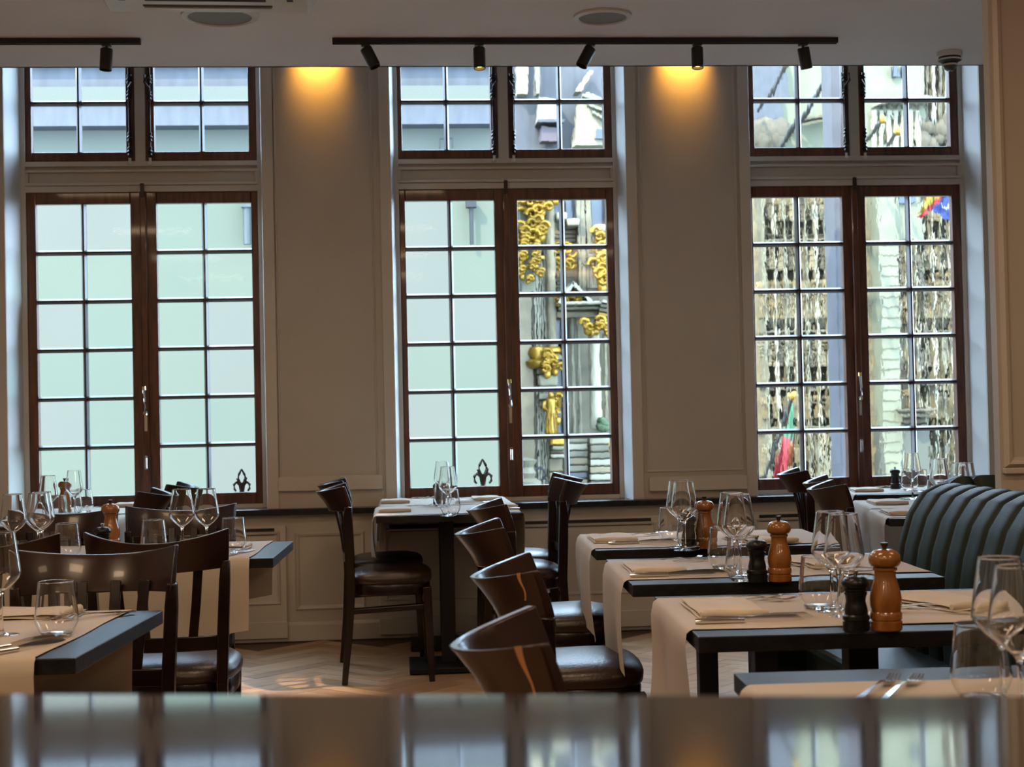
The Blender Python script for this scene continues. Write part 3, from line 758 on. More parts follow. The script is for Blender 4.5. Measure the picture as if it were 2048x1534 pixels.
def make_wine():
    t = thing('wine_glass', '', 'glass')
    foot = [(0, 0), (.0365, .0), (.037, .0008)] + smooth_line([(.036, .0016), (.02, .0035), (.008, .007), (.0046, .015), (.0038, .04), (.0038, .06), (.0040, .082)], 4)
    body = [(.0050, .088), (.012, .0965), (.026, .108), (.0385, .122), (.0428, .132), (.0420, .142), (.0385, .165), (.0345, .192), (.0306, .2190)]
    vessel(foot, body, .0015, .0975).build('bowl', MT['glass'], t, 70)
    return t
def make_tumbler():
    t = thing('water_tumbler', '', 'glass')
    body = [(.029, .0008), (.036, .012), (.0430, .027), (.0452, .036), (.0443, .050), (.0425, .066), (.0398, .090), (.0371, .1155)]
    vessel([(0, .0008), (.02, .0008), (.026, 0)], body, .0018, .0085).build('tumbler_body', MT['glass'], t, 70)
    return t
def make_woodmill():
    t = thing('pepper_mill', '', 'pepper mill')
    MB().lathe([(.0300, 0), (.0315, .002), (.0315, .017), (.0295, .0185), (.0295, .0205), (.0315, .022), (.0315, .031), (.0305, .034), (.029, .037), (.0315, .048), (.0318, .060), (.029, .078), (.0235, .096), (.0208, .108), (.0212, .117), (.0238, .119), (.0238, .124), (.0225, .125)], seg=36).build('mill_body', MT['mill'], t, 35)
    MB().lathe([(.020, .1255), (.027, .127), (.0312, .133), (.0322, .141), (.030, .150), (.0235, .157), (.012, .1605), (0, .161)], seg=36).build('mill_head', MT['mill'], t, 50)
    MB().lathe([(.0045, .160), (.0045, .164), (.008, .170), (.0082, .1735), (.0, .1745)], seg=20).build('knob', MT['iron'], t, 40)
    return t
def make_blackmill():
    t = thing('salt_mill', '', 'salt mill')
    MB().lathe([(.026, 0), (.0268, .001), (.0268, .018), (.025, .019), (.025, .021), (.0272, .022), (.0265, .029), (.023, .032), (.0232, .040), (.0212, .050), (.0192, .058), (.0205, .068), (.0228, .073), (.0228, .076), (.020, .077), (.020, .079), (.0228, .080), (.0228, .083)], seg=32).build('mill_body', MT['millk'], t, 35)
    MB().lathe([(.021, .0835), (.0265, .087), (.0275, .094), (.0255, .101), (.018, .1065), (.008, .108), (0, .1082)], seg=32).build('mill_head', MT['millk'], t, 50)
    MB().lathe([(.0035, .107), (.0035, .111), (.0065, .115), (.006, .119), (0, .1195)], seg=16).build('knob', MT['chrome'], t, 50)
    return t
def make_napkin():
    t = thing('folded_napkin', '', 'napkin')
    def layer(x0, x1, y0, y1, z0, th, wob):
        def f(u, v, s):
            e = max(0, 1 - (2 * u - 1) ** 6) ** .5 * max(0, 1 - (2 * v - 1) ** 6) ** .5
            x = x0 + (x1 - x0) * u; y = y0 + (y1 - y0) * v
            z = z0 + (th * (.35 + .65 * e) if s == 0 else th * (.25 - .25 * e)) + .0012 * math.sin(x * 60 + y * 35 + wob)
            return (x, y + .003 * math.sin(u * 9 + wob), z)
        return MB().shell(f, 14, 14)
    layer(-.075, .078, -.14, .14, 0.0015, .008, 0).build('lower_fold', MT['cloth'], t, 60)
    layer(-.072, .075, -.125, .138, .0095, .006, 2).build('upper_fold', MT['cloth'], t, 60)
    MB().tube([(-.07 + .145 * i / 8, -.128 + .006 * math.sin(i * .9), .0105) for i in range(9)], .0098, 10, [.6, .9, 1, 1, .95, 1, 1, .9, .6]).build('rolled_edge', MT['cloth'], t, 60)
    return t
def make_fork():
    t = thing('table_fork', '', 'fork')
    pth = [(-.105, 0, .004), (-.06, 0, .006), (-.01, 0, .011), (.03, 0, .012), (.052, 0, .007), (.064, 0, .0055)]
    MB().sweep(pth, [(-.0045, -.001), (.0045, -.001), (.0045, .001), (-.0045, .001)], [1.5, 1.1, .6, .7, 2.0, 2.3]).build('handle', MT['chrome'], t, 50)
    for k in range(4):
        yy = (k - 1.5) * .0056
        MB().bar([(.063, yy, .0055), (.08, yy * 1.05, .0055), (.098, yy, .0095), (.105, yy, .0125)], .0028, .0016, [1, 1, .9, .5]).build('tine', MT['chrome'], t)
    return t
def make_knife():
    t = thing('table_knife', '', 'knife')
    MB().tube([(-.115, 0, .006), (-.10, 0, .0065), (-.05, 0, .006), (-.012, 0, .0055)], .0062, 10, [.8, 1.05, .9, .75]).build('handle', MT['chrome'], t, 50)
    MB().prism([(-.012, -.0045), (-.012, .0045), (.03, .0085), (.095, .0085), (.118, -.002), (.105, -.0045)], .0012, Matrix.Translation((0, -.0006, .0075))).build('blade', MT['chrome'], t)
    return t
MK = dict(wine=make_wine, tumb=make_tumbler, mill=make_woodmill, salt=make_blackmill, nap=make_napkin, fork=make_fork, knife=make_knife)
GR = dict(wine='stemmed wine glasses', tumb='angular water tumblers', mill='wooden pepper mills', salt='black salt mills', nap='folded cloth napkins', fork='steel forks', knife='steel knives')
TN = dict(T1='centre-window table', A='banquette-row table farthest back', B='second farthest banquette-row table', C='third banquette-row table',
          D='table nearest the shiny counter', F1='corner table touching the window', F2='middle corner table', F3='corner table beside the tufted banquette',
          N='front-left table', S='long table in the second row on the frosted-view side', L='tables at the first window')
def put(kind, px, py, lab, rz=0, z=.7528, s=1, xy=None, ptile=0):
    p = Vector((xy[0], xy[1], z)) if xy else on(px, py, z)
    o = inst(kind, MK[kind], (p.x, p.y, z), rz, lab, GR[kind], (s, s, s)); return o
def rim(px, py, h, ybase_guess=None):
    return on(px, py, .7528 + h)
def glass(kind, px, py, lab, s=1):   # located by the centre of its rim
    p = on(px, py, .7528 + (.2195 if kind == 'wine' else .1155) * s)
    return put(kind, 0, 0, lab, xy=(p.x, p.y), s=s)
def mill(kind, px, py, lab, s=1):   # located by the bottom centre
    return put(kind, px, py, lab, z=TZ + .0005 if False else .7528, s=s)
# --- C
glass('wine', 1660, 1022, 'left of the overlapping wine glasses on the ' + TN['C'])
glass('wine', 1686, 1027, 'right of the overlapping wine glasses on the ' + TN['C'])
glass('tumb', 1636, 1113, 'water tumbler left of the stems on the ' + TN['C'])
glass('tumb', 1716, 1137, 'water tumbler directly behind the black mill on the ' + TN['C'])
mill('salt', 1713, 1260, 'black salt mill at the bare front edge of the ' + TN['C'])
mill('mill', 1773, 1259, 'largest orange wooden pepper mill, nearest the camera beside a black salt mill', 1.0)
put('nap', 1446, 1222, 'tan-lit folded napkin on the chair side of the ' + TN['C'], R3)
put('nap', 1880, 1207, 'folded napkin on the banquette side of the ' + TN['C'], R3 + .35)
put('fork', 1480, 1203, 'inner fork beside the napkin on the chair side, ' + TN['C'], .12)
put('fork', 1510, 1206, 'outer fork with raised tines on the chair side, ' + TN['C'], .10)
put('knife', 1500, 1246, 'front knife on the chair side of the ' + TN['C'], R3)
put('knife', 1520, 1241, 'rear knife parallel to its twin on the chair side of the ' + TN['C'], R3)
put('fork', 1850, 1226, 'fork by the banquette-side napkin, nearer one, ' + TN['C'], PI - .5)
put('fork', 1872, 1219, 'fork by the banquette-side napkin, farther one, ' + TN['C'], PI - .45)
# --- B
glass('wine', 1463, 985, 'left of the overlapping wine glasses on the ' + TN['B'])
glass('wine', 1477, 988, 'right of the overlapping wine glasses on the ' + TN['B'])
glass('tumb', 1446, 1055, 'water tumbler left on the ' + TN['B'])
glass('tumb', 1484, 1073, 'water tumbler behind the black mill on the ' + TN['B'])
mill('salt', 1515, 1163, 'black salt mill on the ' + TN['B'])
mill('mill', 1560, 1162, 'orange wooden pepper mill on the ' + TN['B'], .97)
put('nap', 1306, 1140, 'folded napkin on the chair side of the ' + TN['B'], R3)
put('nap', 1625, 1128, 'folded napkin on the banquette side of the ' + TN['B'], R3 + .3)
put('fork', 1345, 1124, 'inner fork on the chair side of the ' + TN['B'], .45)
put('fork', 1368, 1126, 'outer fork on the chair side of the ' + TN['B'], .45)
put('knife', 1370, 1151, 'knife pointing right from the napkin on the ' + TN['B'], R3)
put('knife', 1345, 1153, 'front knife on the chair side of the ' + TN['B'], R3)
put('fork', 1610, 1140, 'fork by the banquette-side napkin of the ' + TN['B'], PI - .5)
# --- A
glass('wine', 1357, 960, 'left of the overlapping wine glasses on the ' + TN['A'])
glass('wine', 1367, 963, 'right of the overlapping wine glasses on the ' + TN['A'])
glass('tumb', 1341, 1015, 'water tumbler left on the ' + TN['A'])
glass('tumb', 1380, 1027, 'water tumbler behind the black mill on the ' + TN['A'])
mill('salt', 1378, 1096, 'black salt mill on the ' + TN['A'])
mill('mill', 1411, 1096, 'orange wooden pepper mill on the ' + TN['A'], .96)
put('nap', 1224, 1080, 'folded napkin on the chair side of the ' + TN['A'], R3)
put('nap', 1520, 1082, 'folded napkin on the banquette side of the ' + TN['A'], R3 + .3)
put('fork', 1268, 1074, 'inner fork on the chair side of the ' + TN['A'], .4)
put('fork', 1284, 1073, 'outer fork on the chair side of the ' + TN['A'], .4)
put('knife', 1285, 1088, 'knife pointing right from the napkin on the ' + TN['A'], R3)
# --- D
glass('wine', 1998, 1114, 'left of the big wine glasses at the frame edge, ' + TN['D'])
glass('wine', 2034, 1131, 'right of the big wine glasses at the frame edge, ' + TN['D'])
glass('tumb', 1959, 1248, 'largest tumbler, below the frame-edge wine glasses on the ' + TN['D'])
put('fork', 1752, 1384, 'left fork with upright tines just above the counter edge', .95)
put('fork', 1800, 1384, 'right fork with upright tines just above the counter edge', .95)
# --- F
glass('wine', 1823, 906, 'wine glass beside the black mill on the ' + TN['F1'])
glass('wine', 1878, 917, 'middle wine glass against the corner window, ' + TN['F2'])
glass('wine', 1919, 925, 'wine glass next to the white window reveal, ' + TN['F3'])
glass('wine', 1930, 926, 'rightmost wine glass by the white window reveal, ' + TN['F3'])
glass('tumb', 1818, 937, 'tumbler behind the blue-lit one on the ' + TN['F1'])
glass('tumb', 1838, 939, 'blue-lit tumbler on the ' + TN['F1'])
glass('tumb', 1872, 960, 'small-looking tumbler above the banquette on the ' + TN['F2'])
mill('salt', 1791, 978, 'black salt mill against the corner window')
put('nap', 1731, 982, 'folded napkin on the ' + TN['F1'], R4)
put('nap', 1774, 1007, 'folded napkin on the ' + TN['F2'], R4)
put('nap', 1804, 1027, 'folded napkin on the ' + TN['F3'], R4)
for px, py, lb in ((1762, 976, 'inner fork on the ' + TN['F1']), (1773, 976, 'outer fork on the ' + TN['F1']), (1808, 1000, 'inner fork on the ' + TN['F2']), (1820, 1000, 'outer fork on the ' + TN['F2'])):
    put('fork', px, py, lb, .5)
# --- T1
glass('wine', 884, 923, 'rear wine glass on the ' + TN['T1'])
glass('wine', 895, 933, 'front wine glass on the ' + TN['T1'])
glass('tumb', 885, 966, 'rear water tumbler on the ' + TN['T1'])
glass('tumb', 900, 979, 'front water tumbler on the ' + TN['T1'])
mill('salt', 877, 1010, 'black salt mill hidden behind tumblers on the ' + TN['T1'])
put('nap', 790, 1005, 'rear napkin at the left end of the ' + TN['T1'], 0)
put('nap', 789, 1022, 'front napkin at the left end of the ' + TN['T1'], 0)
put('nap', 972, 999, 'blue-lit rear napkin at the right end of the ' + TN['T1'], 0)
put('nap', 1000, 1014, 'front napkin behind the curved chair backs, ' + TN['T1'], 0)
for px, py, a, lb in ((824, 999, .5, 'rear inner fork'), (834, 999, .5, 'rear outer fork'), (826, 1015, .45, 'front inner fork'), (836, 1015, .45, 'front outer fork'), (925, 1001, 2.6, 'rear fork on the window-handle side'), (935, 1000, 2.6, 'second rear fork on the window-handle side')):
    put('fork', px, py, lb + ' of the ' + TN['T1'], a)
put('knife', 960, 1007, 'rear knife at the right end of the ' + TN['T1'], PI)
put('knife', 990, 1021, 'front knife at the right end of the ' + TN['T1'], PI)
# --- N
glass('wine', 0, 1064, 'wine glass cut by the frame edge on the ' + TN['N'])
glass('tumb', 112, 1163, 'upright water tumbler on the ' + TN['N'])
put('fork', 155, 1236, 'left fork resting tines-down on the ' + TN['N'], PI + .55)
put('fork', 190, 1236, 'right fork resting tines-down on the ' + TN['N'], PI + .75)
put('knife', 30, 1296, 'upper knife on the ' + TN['N'], 1.0)
put('knife', 45, 1302, 'lower knife on the ' + TN['N'], 1.0)
put('nap', 35, 1233, 'folded napkin on the far side of the ' + TN['N'], H - .09)
# --- S
glass('wine', 363, 978, 'left wine glass of the pair before the far chair rail, second-row table')
glass('wine', 412, 977, 'right wine glass of the pair before the far chair rail, second-row table')
glass('wine', 26, 988, 'left wine glass of the frame-edge pair on the long second-row table')
glass('wine', 76, 986, 'right wine glass of the frame-edge pair on the long second-row table')
glass('tumb', 307, 1040, 'bluish tumbler left of the wine-glass pair on the long second-row table')
glass('tumb', 466, 1036, 'tumbler at the bare end of the long second-row table')
glass('tumb', 134, 1047, 'lilac-looking tumbler between two chair backs on the long second-row table')
mill('mill', 222, 1098, 'wooden pepper mill rising between chair backs on the long second-row table')
mill('salt', 206, 1120, 'black salt mill, only its top above a chair rail, second-row table')
put('fork', 470, 1110, 'left fork near the bare end strip of the long second-row table', -1.9)
put('fork', 482, 1107, 'right fork near the bare end strip of the long second-row table', -1.9)
put('nap', 420, 1098, 'folded napkin beyond the chair rail on the long second-row table', H)
# --- L
glass('wine', 148, 941, 'right wine glass of the blue-lit pair against the first window')
glass('wine', 96, 951, 'left wine glass of the blue-lit pair against the first window')
glass('wine', 83, 984, 'smaller-looking wine glass seen through a nearer one, first-window tables')
glass('tumb', 168, 979, 'blue-lit tumbler right of the wooden mill by the first window')
glass('tumb', 145, 982, 'blue-lit tumbler touching the wooden mill by the first window')
glass('tumb', 115, 991, 'blue-lit tumbler left of the wooden mill by the first window')
mill('mill', 130, 1026, 'wooden pepper mill against the first window glass')
put('nap', 255, 1012, 'blue-lit folded napkin near the first window', 0)
put('fork', 190, 1018, 'blue-lit fork by the first window, left one', 2.6)
put('fork', 205, 1017, 'blue-lit fork by the first window, right one', 2.6)

# ------------------------------------------------------------------ shiny counter in front of the camera
cz = 1.022
e0, e1 = on(300, 1387, cz), on(1700, 1389, cz)
cn = thing('bar_counter', 'dark lacquered counter top in the foreground mirroring the windows', 'counter', (0, 0, 0), math.atan2(e1.y - e0.y, e1.x - e0.x))
dd = (e0 + e1) / 2
yr = Vector((0, 0, 0)); ang = cn.rotation_euler.z
yl = -dd.x * math.sin(ang) + dd.y * math.cos(ang)
MB().box(-1.6, 1.8, yl - .62, yl, cz - .035, cz).build('counter_top', MT['counter'], cn, bev=.004)
MB().box(-1.55, 1.75, yl - .55, yl - .04, .08, cz - .036).build('counter_body', MT['steel_black'], cn)
MB().box(-1.5, 1.7, yl - .5, yl - .09, 0.002, .08).build('counter_plinth', MT['black'], cn)

# ------------------------------------------------------------------ outside
tag(MB().box(-45, 60, 9.2, 80, -5.2, -5.0).build('ground', MT['street']), kind='structure')
# iron finials of the balcony rail just outside the lower panes
def finial(px, py0, py1, lb):
    Y = 8.47; a = at(px, py1, Y); b = at(px, py0, Y); h = b.z - a.z
    t = thing('railing_finial', lb, 'finial', (a.x, Y, a.z), group='iron fleur finials')
    k = h / .14
    mb = MB()
    for s_ in (-1, 1):
        mb.tube([(0, 0, .02 * k), (s_ * .012 * k, 0, .055 * k), (s_ * .024 * k, 0, .085 * k), (s_ * .016 * k, 0, .108 * k), (0, 0, .14 * k)], .0105 * k, 6, [1, 1, 1, .8, .4])
        mb.tube([(s_ * .004 * k, 0, .0), (s_ * .012 * k, 0, .045 * k), (s_ * .030 * k, 0, .062 * k), (s_ * .046 * k, 0, .048 * k), (s_ * .045 * k, 0, .022 * k), (s_ * .034 * k, 0, .008 * k)], .0092 * k, 6, [1, 1, 1, 1, .9, .6])
    mb.tube([(0, 0, -.005), (0, 0, .06 * k)], .012 * k, 6)
    mb.build('fleur', MT['iron'], t, 50)
    MB().tube([(0, 0, 0), (0, 0, SILL - a.z - .001)], .008, 8).build('rail_post', MT['iron'], t, 50)
finial(484, 938, 985, 'iron fleur-shaped railing finial outside the first window, bottom pane')
finial(966, 918, 970, 'iron fleur-shaped railing finial outside the centre window, bottom pane')
# pale neighbouring house
YP = 16.0
def X_(px, py, Y): return at(px, py, Y).x
def Z_(px, py, Y): return at(px, py, Y).z
hs = thing('neighbour_house', 'plain pale green rendered house with grey lead roof bands outside the first two windows', 'building', (0, YP, 0))
def hb(name, m, x0, x1, y0, y1, z0, z1, parent=hs, org=YP, bev=0):
    return MB().box(x0, x1, y0 - org, y1 - org, z0, z1).build(name, MT[m], parent, bev=bev)
xr = X_(1022, 600, YP); zt1 = Z_(700, 258, YP)
hb('wall', 'pale', -14, xr, YP, YP + 6, -5, zt1)
zz = [zt1, Z_(700, 212, YP), Z_(700, 184, YP), Z_(700, 142, YP), Z_(700, 134, YP), Z_(700, 60, YP)]
hb('roof_band', 'slate', -14, xr - .1, YP - .25, YP + 6, zz[0], zz[1])
hb('gutter_ledge', 'pale', -14, xr - .05, YP - .30, YP + 6, zz[1], zz[2])
hb('roof_band', 'slate', -14, xr - .1, YP - .2, YP + 6, zz[2], zz[3])
hb('gutter_ledge', 'pale', -14, xr - .05, YP - .32, YP + 6, zz[3], zz[4])
hb('roof_band', 'slate', -14, xr - .1, YP - .15, YP + 6, zz[4], zz[5])
for px, top in ((494, 403), (943, 403)):
    x = X_(px, 450, YP - .1); p = MB().tube([(x, -.1, Z_(px, 491, YP)), (x, -.1, Z_(px, 412, YP))], .042 if px < 600 else .022, 10).box(x - .055, x + .055, -.16, -.04, Z_(px, 418, YP), Z_(px, 404, YP))
    p.build('drain_pipe', MT['slate'] if px < 600 else MT['steel_black'], hs, 50)
x0, x1 = X_(879, 290, YP), X_(904, 290, YP)
MB().bar([(x0, -.1, Z_(880, 300, YP)), (x0, -.1, Z_(880, 281, YP)), (x1, -.1, Z_(880, 280, YP)), (x1, -.1, Z_(880, 300, YP))], .02, .02, upv=(0, 1, 0)).build('wall_bracket', MT['steel_black'], hs)

rnd = random.Random(11)
def scroll(mb, cx, cz, y, r, turns=1.3, th=.04, flip=1):
    mb.tube([(cx + flip * r * (1 - .75 * k / 13) * math.cos(turns * 2 * PI * k / 13), y, cz + r * (1 - .75 * k / 13) * math.sin(turns * 2 * PI * k / 13)) for k in range(14)], th, 6, [1 - .03 * k for k in range(14)])
def garland(mb, px0, py0, px1, py1, Y, org, n=10, r=.13):
    for k in range(n):
        f = (k + .5) / n; a = at(px0 + (px1 - px0) * (.5 + .42 * math.sin(k * 2.4)), py0 + (py1 - py0) * f, Y)
        rr = r * rnd.uniform(.45, .8)
        mb.ball((a.x, a.y - org, a.z), rr, 7, (1, .8, rnd.uniform(.8, 1.4)))
        scroll(mb, a.x + rnd.uniform(-.1, .1), a.z + rr, a.y - org - .08, rr * 1.1, 1.1, .035, rnd.choice((-1, 1)))
def figure(name, m, px, py0, py1, Y, parent, org, arm=1):
    a, b = at(px, py1, Y), at(px, py0, Y); h = b.z - a.z
    mb = MB(); T = Matrix.Translation((a.x, a.y - org, a.z))
    mb.lathe([(h * .13, 0), (h * .15, .03 * h), (h * .12, .2 * h), (h * .10, .42 * h), (h * .115, .52 * h), (h * .095, .6 * h), (h * .13, .76 * h), (h * .10, .82 * h), (h * .04, .85 * h)], seg=9, M=T)
    mb.ball((0, 0, .92 * h), .075 * h, 9, (.85, .9, 1.1), M=T)
    mb.tube([(-.12 * h, 0, .78 * h), (-.19 * h, -.05 * h, .62 * h), (-.08 * h, -.12 * h, .52 * h)], .04 * h, 6, M=T)
    mb.tube([(.12 * h, 0, .78 * h), (.20 * h, -.05 * h, .66 * h), (.16 * h, -.14 * h, (.80 if arm > 0 else .5) * h)], .04 * h, 6, M=T)
    for q in range(5): mb.tube([((q - 2) * .045 * h, -.11 * h, .5 * h), ((q - 2) * .055 * h, -.135 * h, .02 * h)], .014 * h, 5, M=T)
    return mb.build(name, MT[m], parent, 60)

# gilded guild house behind the right half of the centre window
YG = 22.0
gh = thing('gilded_house', 'ornate stone house with columns and gilded carvings seen through the centre window', 'building', (0, YG, 0))
def gb(name, m, p0, p1, d0, d1, py0, py1, bev=0):      # px left/right, depth in front of the plane, py top/bottom
    pm = (p0 + p1) / 2
    return MB().box(X_(p0, (py0 + py1) / 2, YG), X_(p1, (py0 + py1) / 2, YG), -d1, -d0, Z_(pm, py1, YG), Z_(pm, py0, YG)).build(name, MT[m], gh, bev=bev)
def col(name, m, px, w, py0, py1, d=.3, flutes=0):
    b, t = at(px, py1, YG), at(px, py0, YG); r = w / 2 * YG / F
    mb = MB().lathe([(r * 1.12, 0), (r * 1.12, .12), (r, .2), (r * .93, t.z - b.z)], (b.x, -d, b.z), 16)
    if flutes:
        for k in range(flutes):
            a = PI + PI * (k + .5) / flutes
            mb.tube([(b.x + r * math.cos(a), -d + r * math.sin(a), b.z + .15), (b.x + r * math.cos(a), -d + r * math.sin(a), t.z - .1)], r * .13, 5)
    return mb.build(name, MT[m], gh, 40)
hb2 = MB().box(X_(1000, 600, YG), X_(1485, 600, YG), 0, 5, -5, Z_(1100, 330, YG)).build('wall', MT['stone2'], gh)
gb('pilaster', 'stone', 1034, 1058, .05, .5, 590, 1000); gb('pilaster', 'stoneg', 1034, 1058, .05, .5, 380, 590)
gb('pipe', 'dstone', 1060, 1062, .3, .36, 500, 960)
for k in range(5): gb('flute', 'ledge', 1065 + 4.6 * k, 1067.8 + 4.6 * k, .1, .36, 440, 1000)
gb('pilaster', 'ledge', 1063, 1088, .05, .25, 430, 1000)
col('column', 'stone', 1096, 18, 395, 700, .45)
for k in range(7): gb('stone_block', 'stone2', 1106 + (k % 2) * 4, 1146, .02, .12, 545 + 7 * k, 551 + 7 * k)
for k in range(5): gb('stone_block', 'stone', 1104, 1150, .02, .10, 466 + 8 * k, 472 + 8 * k)
for (a, b, c, d_) in ((1106, 1118, 396, 436), (1128, 1143, 396, 448), (1180, 1203, 396, 460)):
    gb('window_opening', 'bluegl', a, b, .01, .06, c, d_); gb('window_sill', 'ledge', a - 5, b + 6, .05, .5, d_, d_ + 14, .03)
    gb('window_jamb', 'slate', b, b + 3, .02, .3, c, d_)
for px, w in ((1150, 6), (1158, 8), (1170, 10)): gb('string_pilaster', 'stone2', px - w / 2, px + w / 2, .1, .35, 396, 590)
# gilding
m_ = MB(); garland(m_, 1068, 398, 1086, 490, YG - .6, YG, 11, .12); garland(m_, 1092, 396, 1112, 412, YG - .6, YG, 3, .1); m_.build('gilt_garland', MT['gold'], gh, 60)
m_ = MB(); a = at(1040, 440, YG - .6)
for r in (.30, .22, .13): m_.tube([(a.x + r * math.cos(q * PI / 8), a.y - YG, a.z + r * 1.1 * math.sin(q * PI / 8)) for q in range(17)], .045, 6)
garland(m_, 1040, 465, 1062, 500, YG - .6, YG, 5, .1); m_.build('gilt_roundel', MT['gold'], gh, 60)
m_ = MB(); garland(m_, 1036, 502, 1056, 570, YG - .6, YG, 7, .08); m_.build('gilt_garland', MT['gold'], gh, 60)
m_ = MB(); garland(m_, 1062, 500, 1078, 562, YG - .6, YG, 8, .07); m_.build('gilt_garland', MT['gold'], gh, 60)
gb('cartouche', 'purple', 1108, 1138, .1, .3, 502, 530, .08)
m_ = MB()
for px, py in ((1112, 500), (1110, 530), (1124, 537), (1138, 532), (1140, 508), (1130, 500)):
    a = at(px, py, YG - .4); scroll(m_, a.x, a.z, a.y - YG, .10, 1.3, .035, 1 if px < 1125 else -1)
m_.build('gilt_scroll', MT['gold'], gh, 60)
m_ = MB(); garland(m_, 1196, 498, 1214, 580, YG - .7, YG, 13, .13); garland(m_, 1190, 475, 1212, 490, YG - .6, YG, 3, .12); m_.build('gilt_garland', MT['gold'], gh, 60)
figure('statue', 'dstone', 1180, 498, 580, YG - .7, gh, YG)
# pediment and entablatures
def gpoly(name, m, pts, d0, d1):
    P = [at(a, b, YG) for a, b in pts]
    return MB().prism([(p.x, p.z) for p in P], d1 - d0, Matrix.Translation((0, -d1, 0))).build(name, MT[m], gh)
gpoly('pediment', 'stone', [(1106, 612), (1152, 612), (1130, 583)], .1, .5)
gpoly('pediment_rake', 'ledge', [(1100, 616), (1130, 574), (1133, 580), (1108, 616)], .2, .8)
gpoly('pediment_rake', 'ledge', [(1128, 578), (1131, 573), (1170, 612), (1164, 616)], .2, .8)
m_ = MB(); garland(m_, 1112, 598, 1128, 610, YG - .6, YG, 3, .07); garland(m_, 1132, 592, 1150, 612, YG - .6, YG, 4, .07); m_.build('gilt_relief', MT['gold'], gh, 60)
for k, (c, d_) in enumerate(((612, 618), (620, 626), (628, 640))): gb('entablature', ['ledge', 'stone2', 'stone'][k], 1105, 1186, .1, .8 - .2 * k, c, d_, .02)
gpoly('broken_arch', 'dstone', [(1164, 590), (1192, 584), (1186, 604), (1176, 616), (1168, 612)], .3, .7)
for k in range(5): gpoly('cornice_step', ['ledge', 'stone2', 'stone', 'gold', 'dstone'][k], [(1184, 610 + 7 * k), (1222, 616 + 7 * k), (1222, 621 + 7 * k), (1184, 615 + 7 * k)], .1, .9 - .12 * k)
m_ = MB(); garland(m_, 1168, 654, 1216, 668, YG - .8, YG, 7, .10); m_.build('gilt_capital', MT['gold'], gh, 60)
gb('window_opening', 'bluegl', 1108, 1121, .01, .05, 642, 700); gb('window_opening', 'bluegl', 1109, 1122, .01, .05, 686, 780)
gb('window_opening', 'bluegl', 1112, 1126, .01, .05, 784, 866); gb('window_opening', 'dstone', 1136, 1146, .01, .05, 648, 690)
gb('window_transom', 'ledge', 1108, 1128, .05, .2, 712, 720)
gb('window_frame', 'ledge', 1121, 1124, .05, .25, 642, 866)
for px, w, t_, b_ in ((1142, 8, 640, 865), (1155, 9, 636, 868)): col('engaged_column', 'stone2', px, w, t_, b_, .2)
col('column', 'ledge', 1178, 22, 664, 856, .6)
for px in (1206, 1214): col('engaged_column', 'stone', px, 7, 668, 835, .2)
gb('panel', 'stone', 1190, 1200, .02, .1, 690, 860)
# left storey pieces: gilt urn, capital, statue on a bracket, pedestal
m_ = MB(); a = at(1073, 738, YG - .5); m_.lathe([(.10, 0), (.16, .05), (.17, .10), (.09, .14), (.13, .22), (.10, .30), (.0, .33)], (a.x, a.y - YG, a.z), 12); m_.build('gilt_urn', MT['gold'], gh, 50)
gb('bracket', 'stone', 1066, 1086, .1, .5, 738, 750); gb('bracket', 'stone2', 1066, 1104, .1, .6, 752, 774, .03)
m_ = MB(); garland(m_, 1088, 715, 1110, 750, YG - .6, YG, 8, .10); m_.build('gilt_capital', MT['gold'], gh, 60)
a = at(1098, 702, YG - .45); MB().lathe([(.13, -.05), (.17, -.02), (.17, .02), (.13, .05)], (a.x, a.y - YG, a.z), 14).build('gilt_collar', MT['gold'], gh, 50)
gb('pier_block', 'ledge', 1088, 1106, .1, .4, 704, 716)
for k in range(4): gb('corbel_step', 'stone' if k % 2 else 'stone2', 1068 + k, 1088 - k, .1, .55 - .1 * k, 788 + 14 * k, 800 + 14 * k, .02)
figure('gilt_statue', 'gold', 1101, 784, 868, YG - .7, gh, YG)
m_ = MB(); garland(m_, 1106, 790, 1114, 845, YG - .55, YG, 7, .08); m_.build('gilt_garland', MT['gold'], gh, 60)
gb('gilt_plinth', 'gold', 1088, 1118, .2, .7, 876, 888, .02)
for k, (c, d_, e_) in enumerate(((890, 897, .8), (898, 904, .6), (905, 912, .75), (914, 940, .45), (942, 962, .5), (964, 1000, .55))):
    gb('pedestal_course', ['stone2', 'stone', 'ledge', 'stone', 'stone', 'dstone'][k], 1090, 1122 - 2 * k, .1, e_, c, d_, .02)
gb('gilt_panel', 'gold', 1200, 1220, .5, .6, 880, 904, .03)
for k in range(7):
    gb('stone_course', ['stone2', 'ledge', 'stone2', 'stone', 'stone2', 'slate', 'stone'][k], 1126, 1165, .15, .45, 872 + 14 * k, 884 + 14 * k, .02)
    gb('stone_course', ['ledge', 'stone2', 'stone2', 'ledge', 'stone', 'ledge', 'dstone'][k], 1167, 1225, .15, .6, 874 + 14 * k, 886 + 14 * k, .02)
m_ = MB()
for k in range(14):
    a = at(1200 + rnd.uniform(-6, 8), 846 + rnd.uniform(-6, 12), YG - .8); m_.ball((a.x, a.y - YG, a.z), .07, 6, (1, 1, .8))
m_.build('planter_foliage', mat('leaf', (.02, .04, .01), .8), gh, 60)
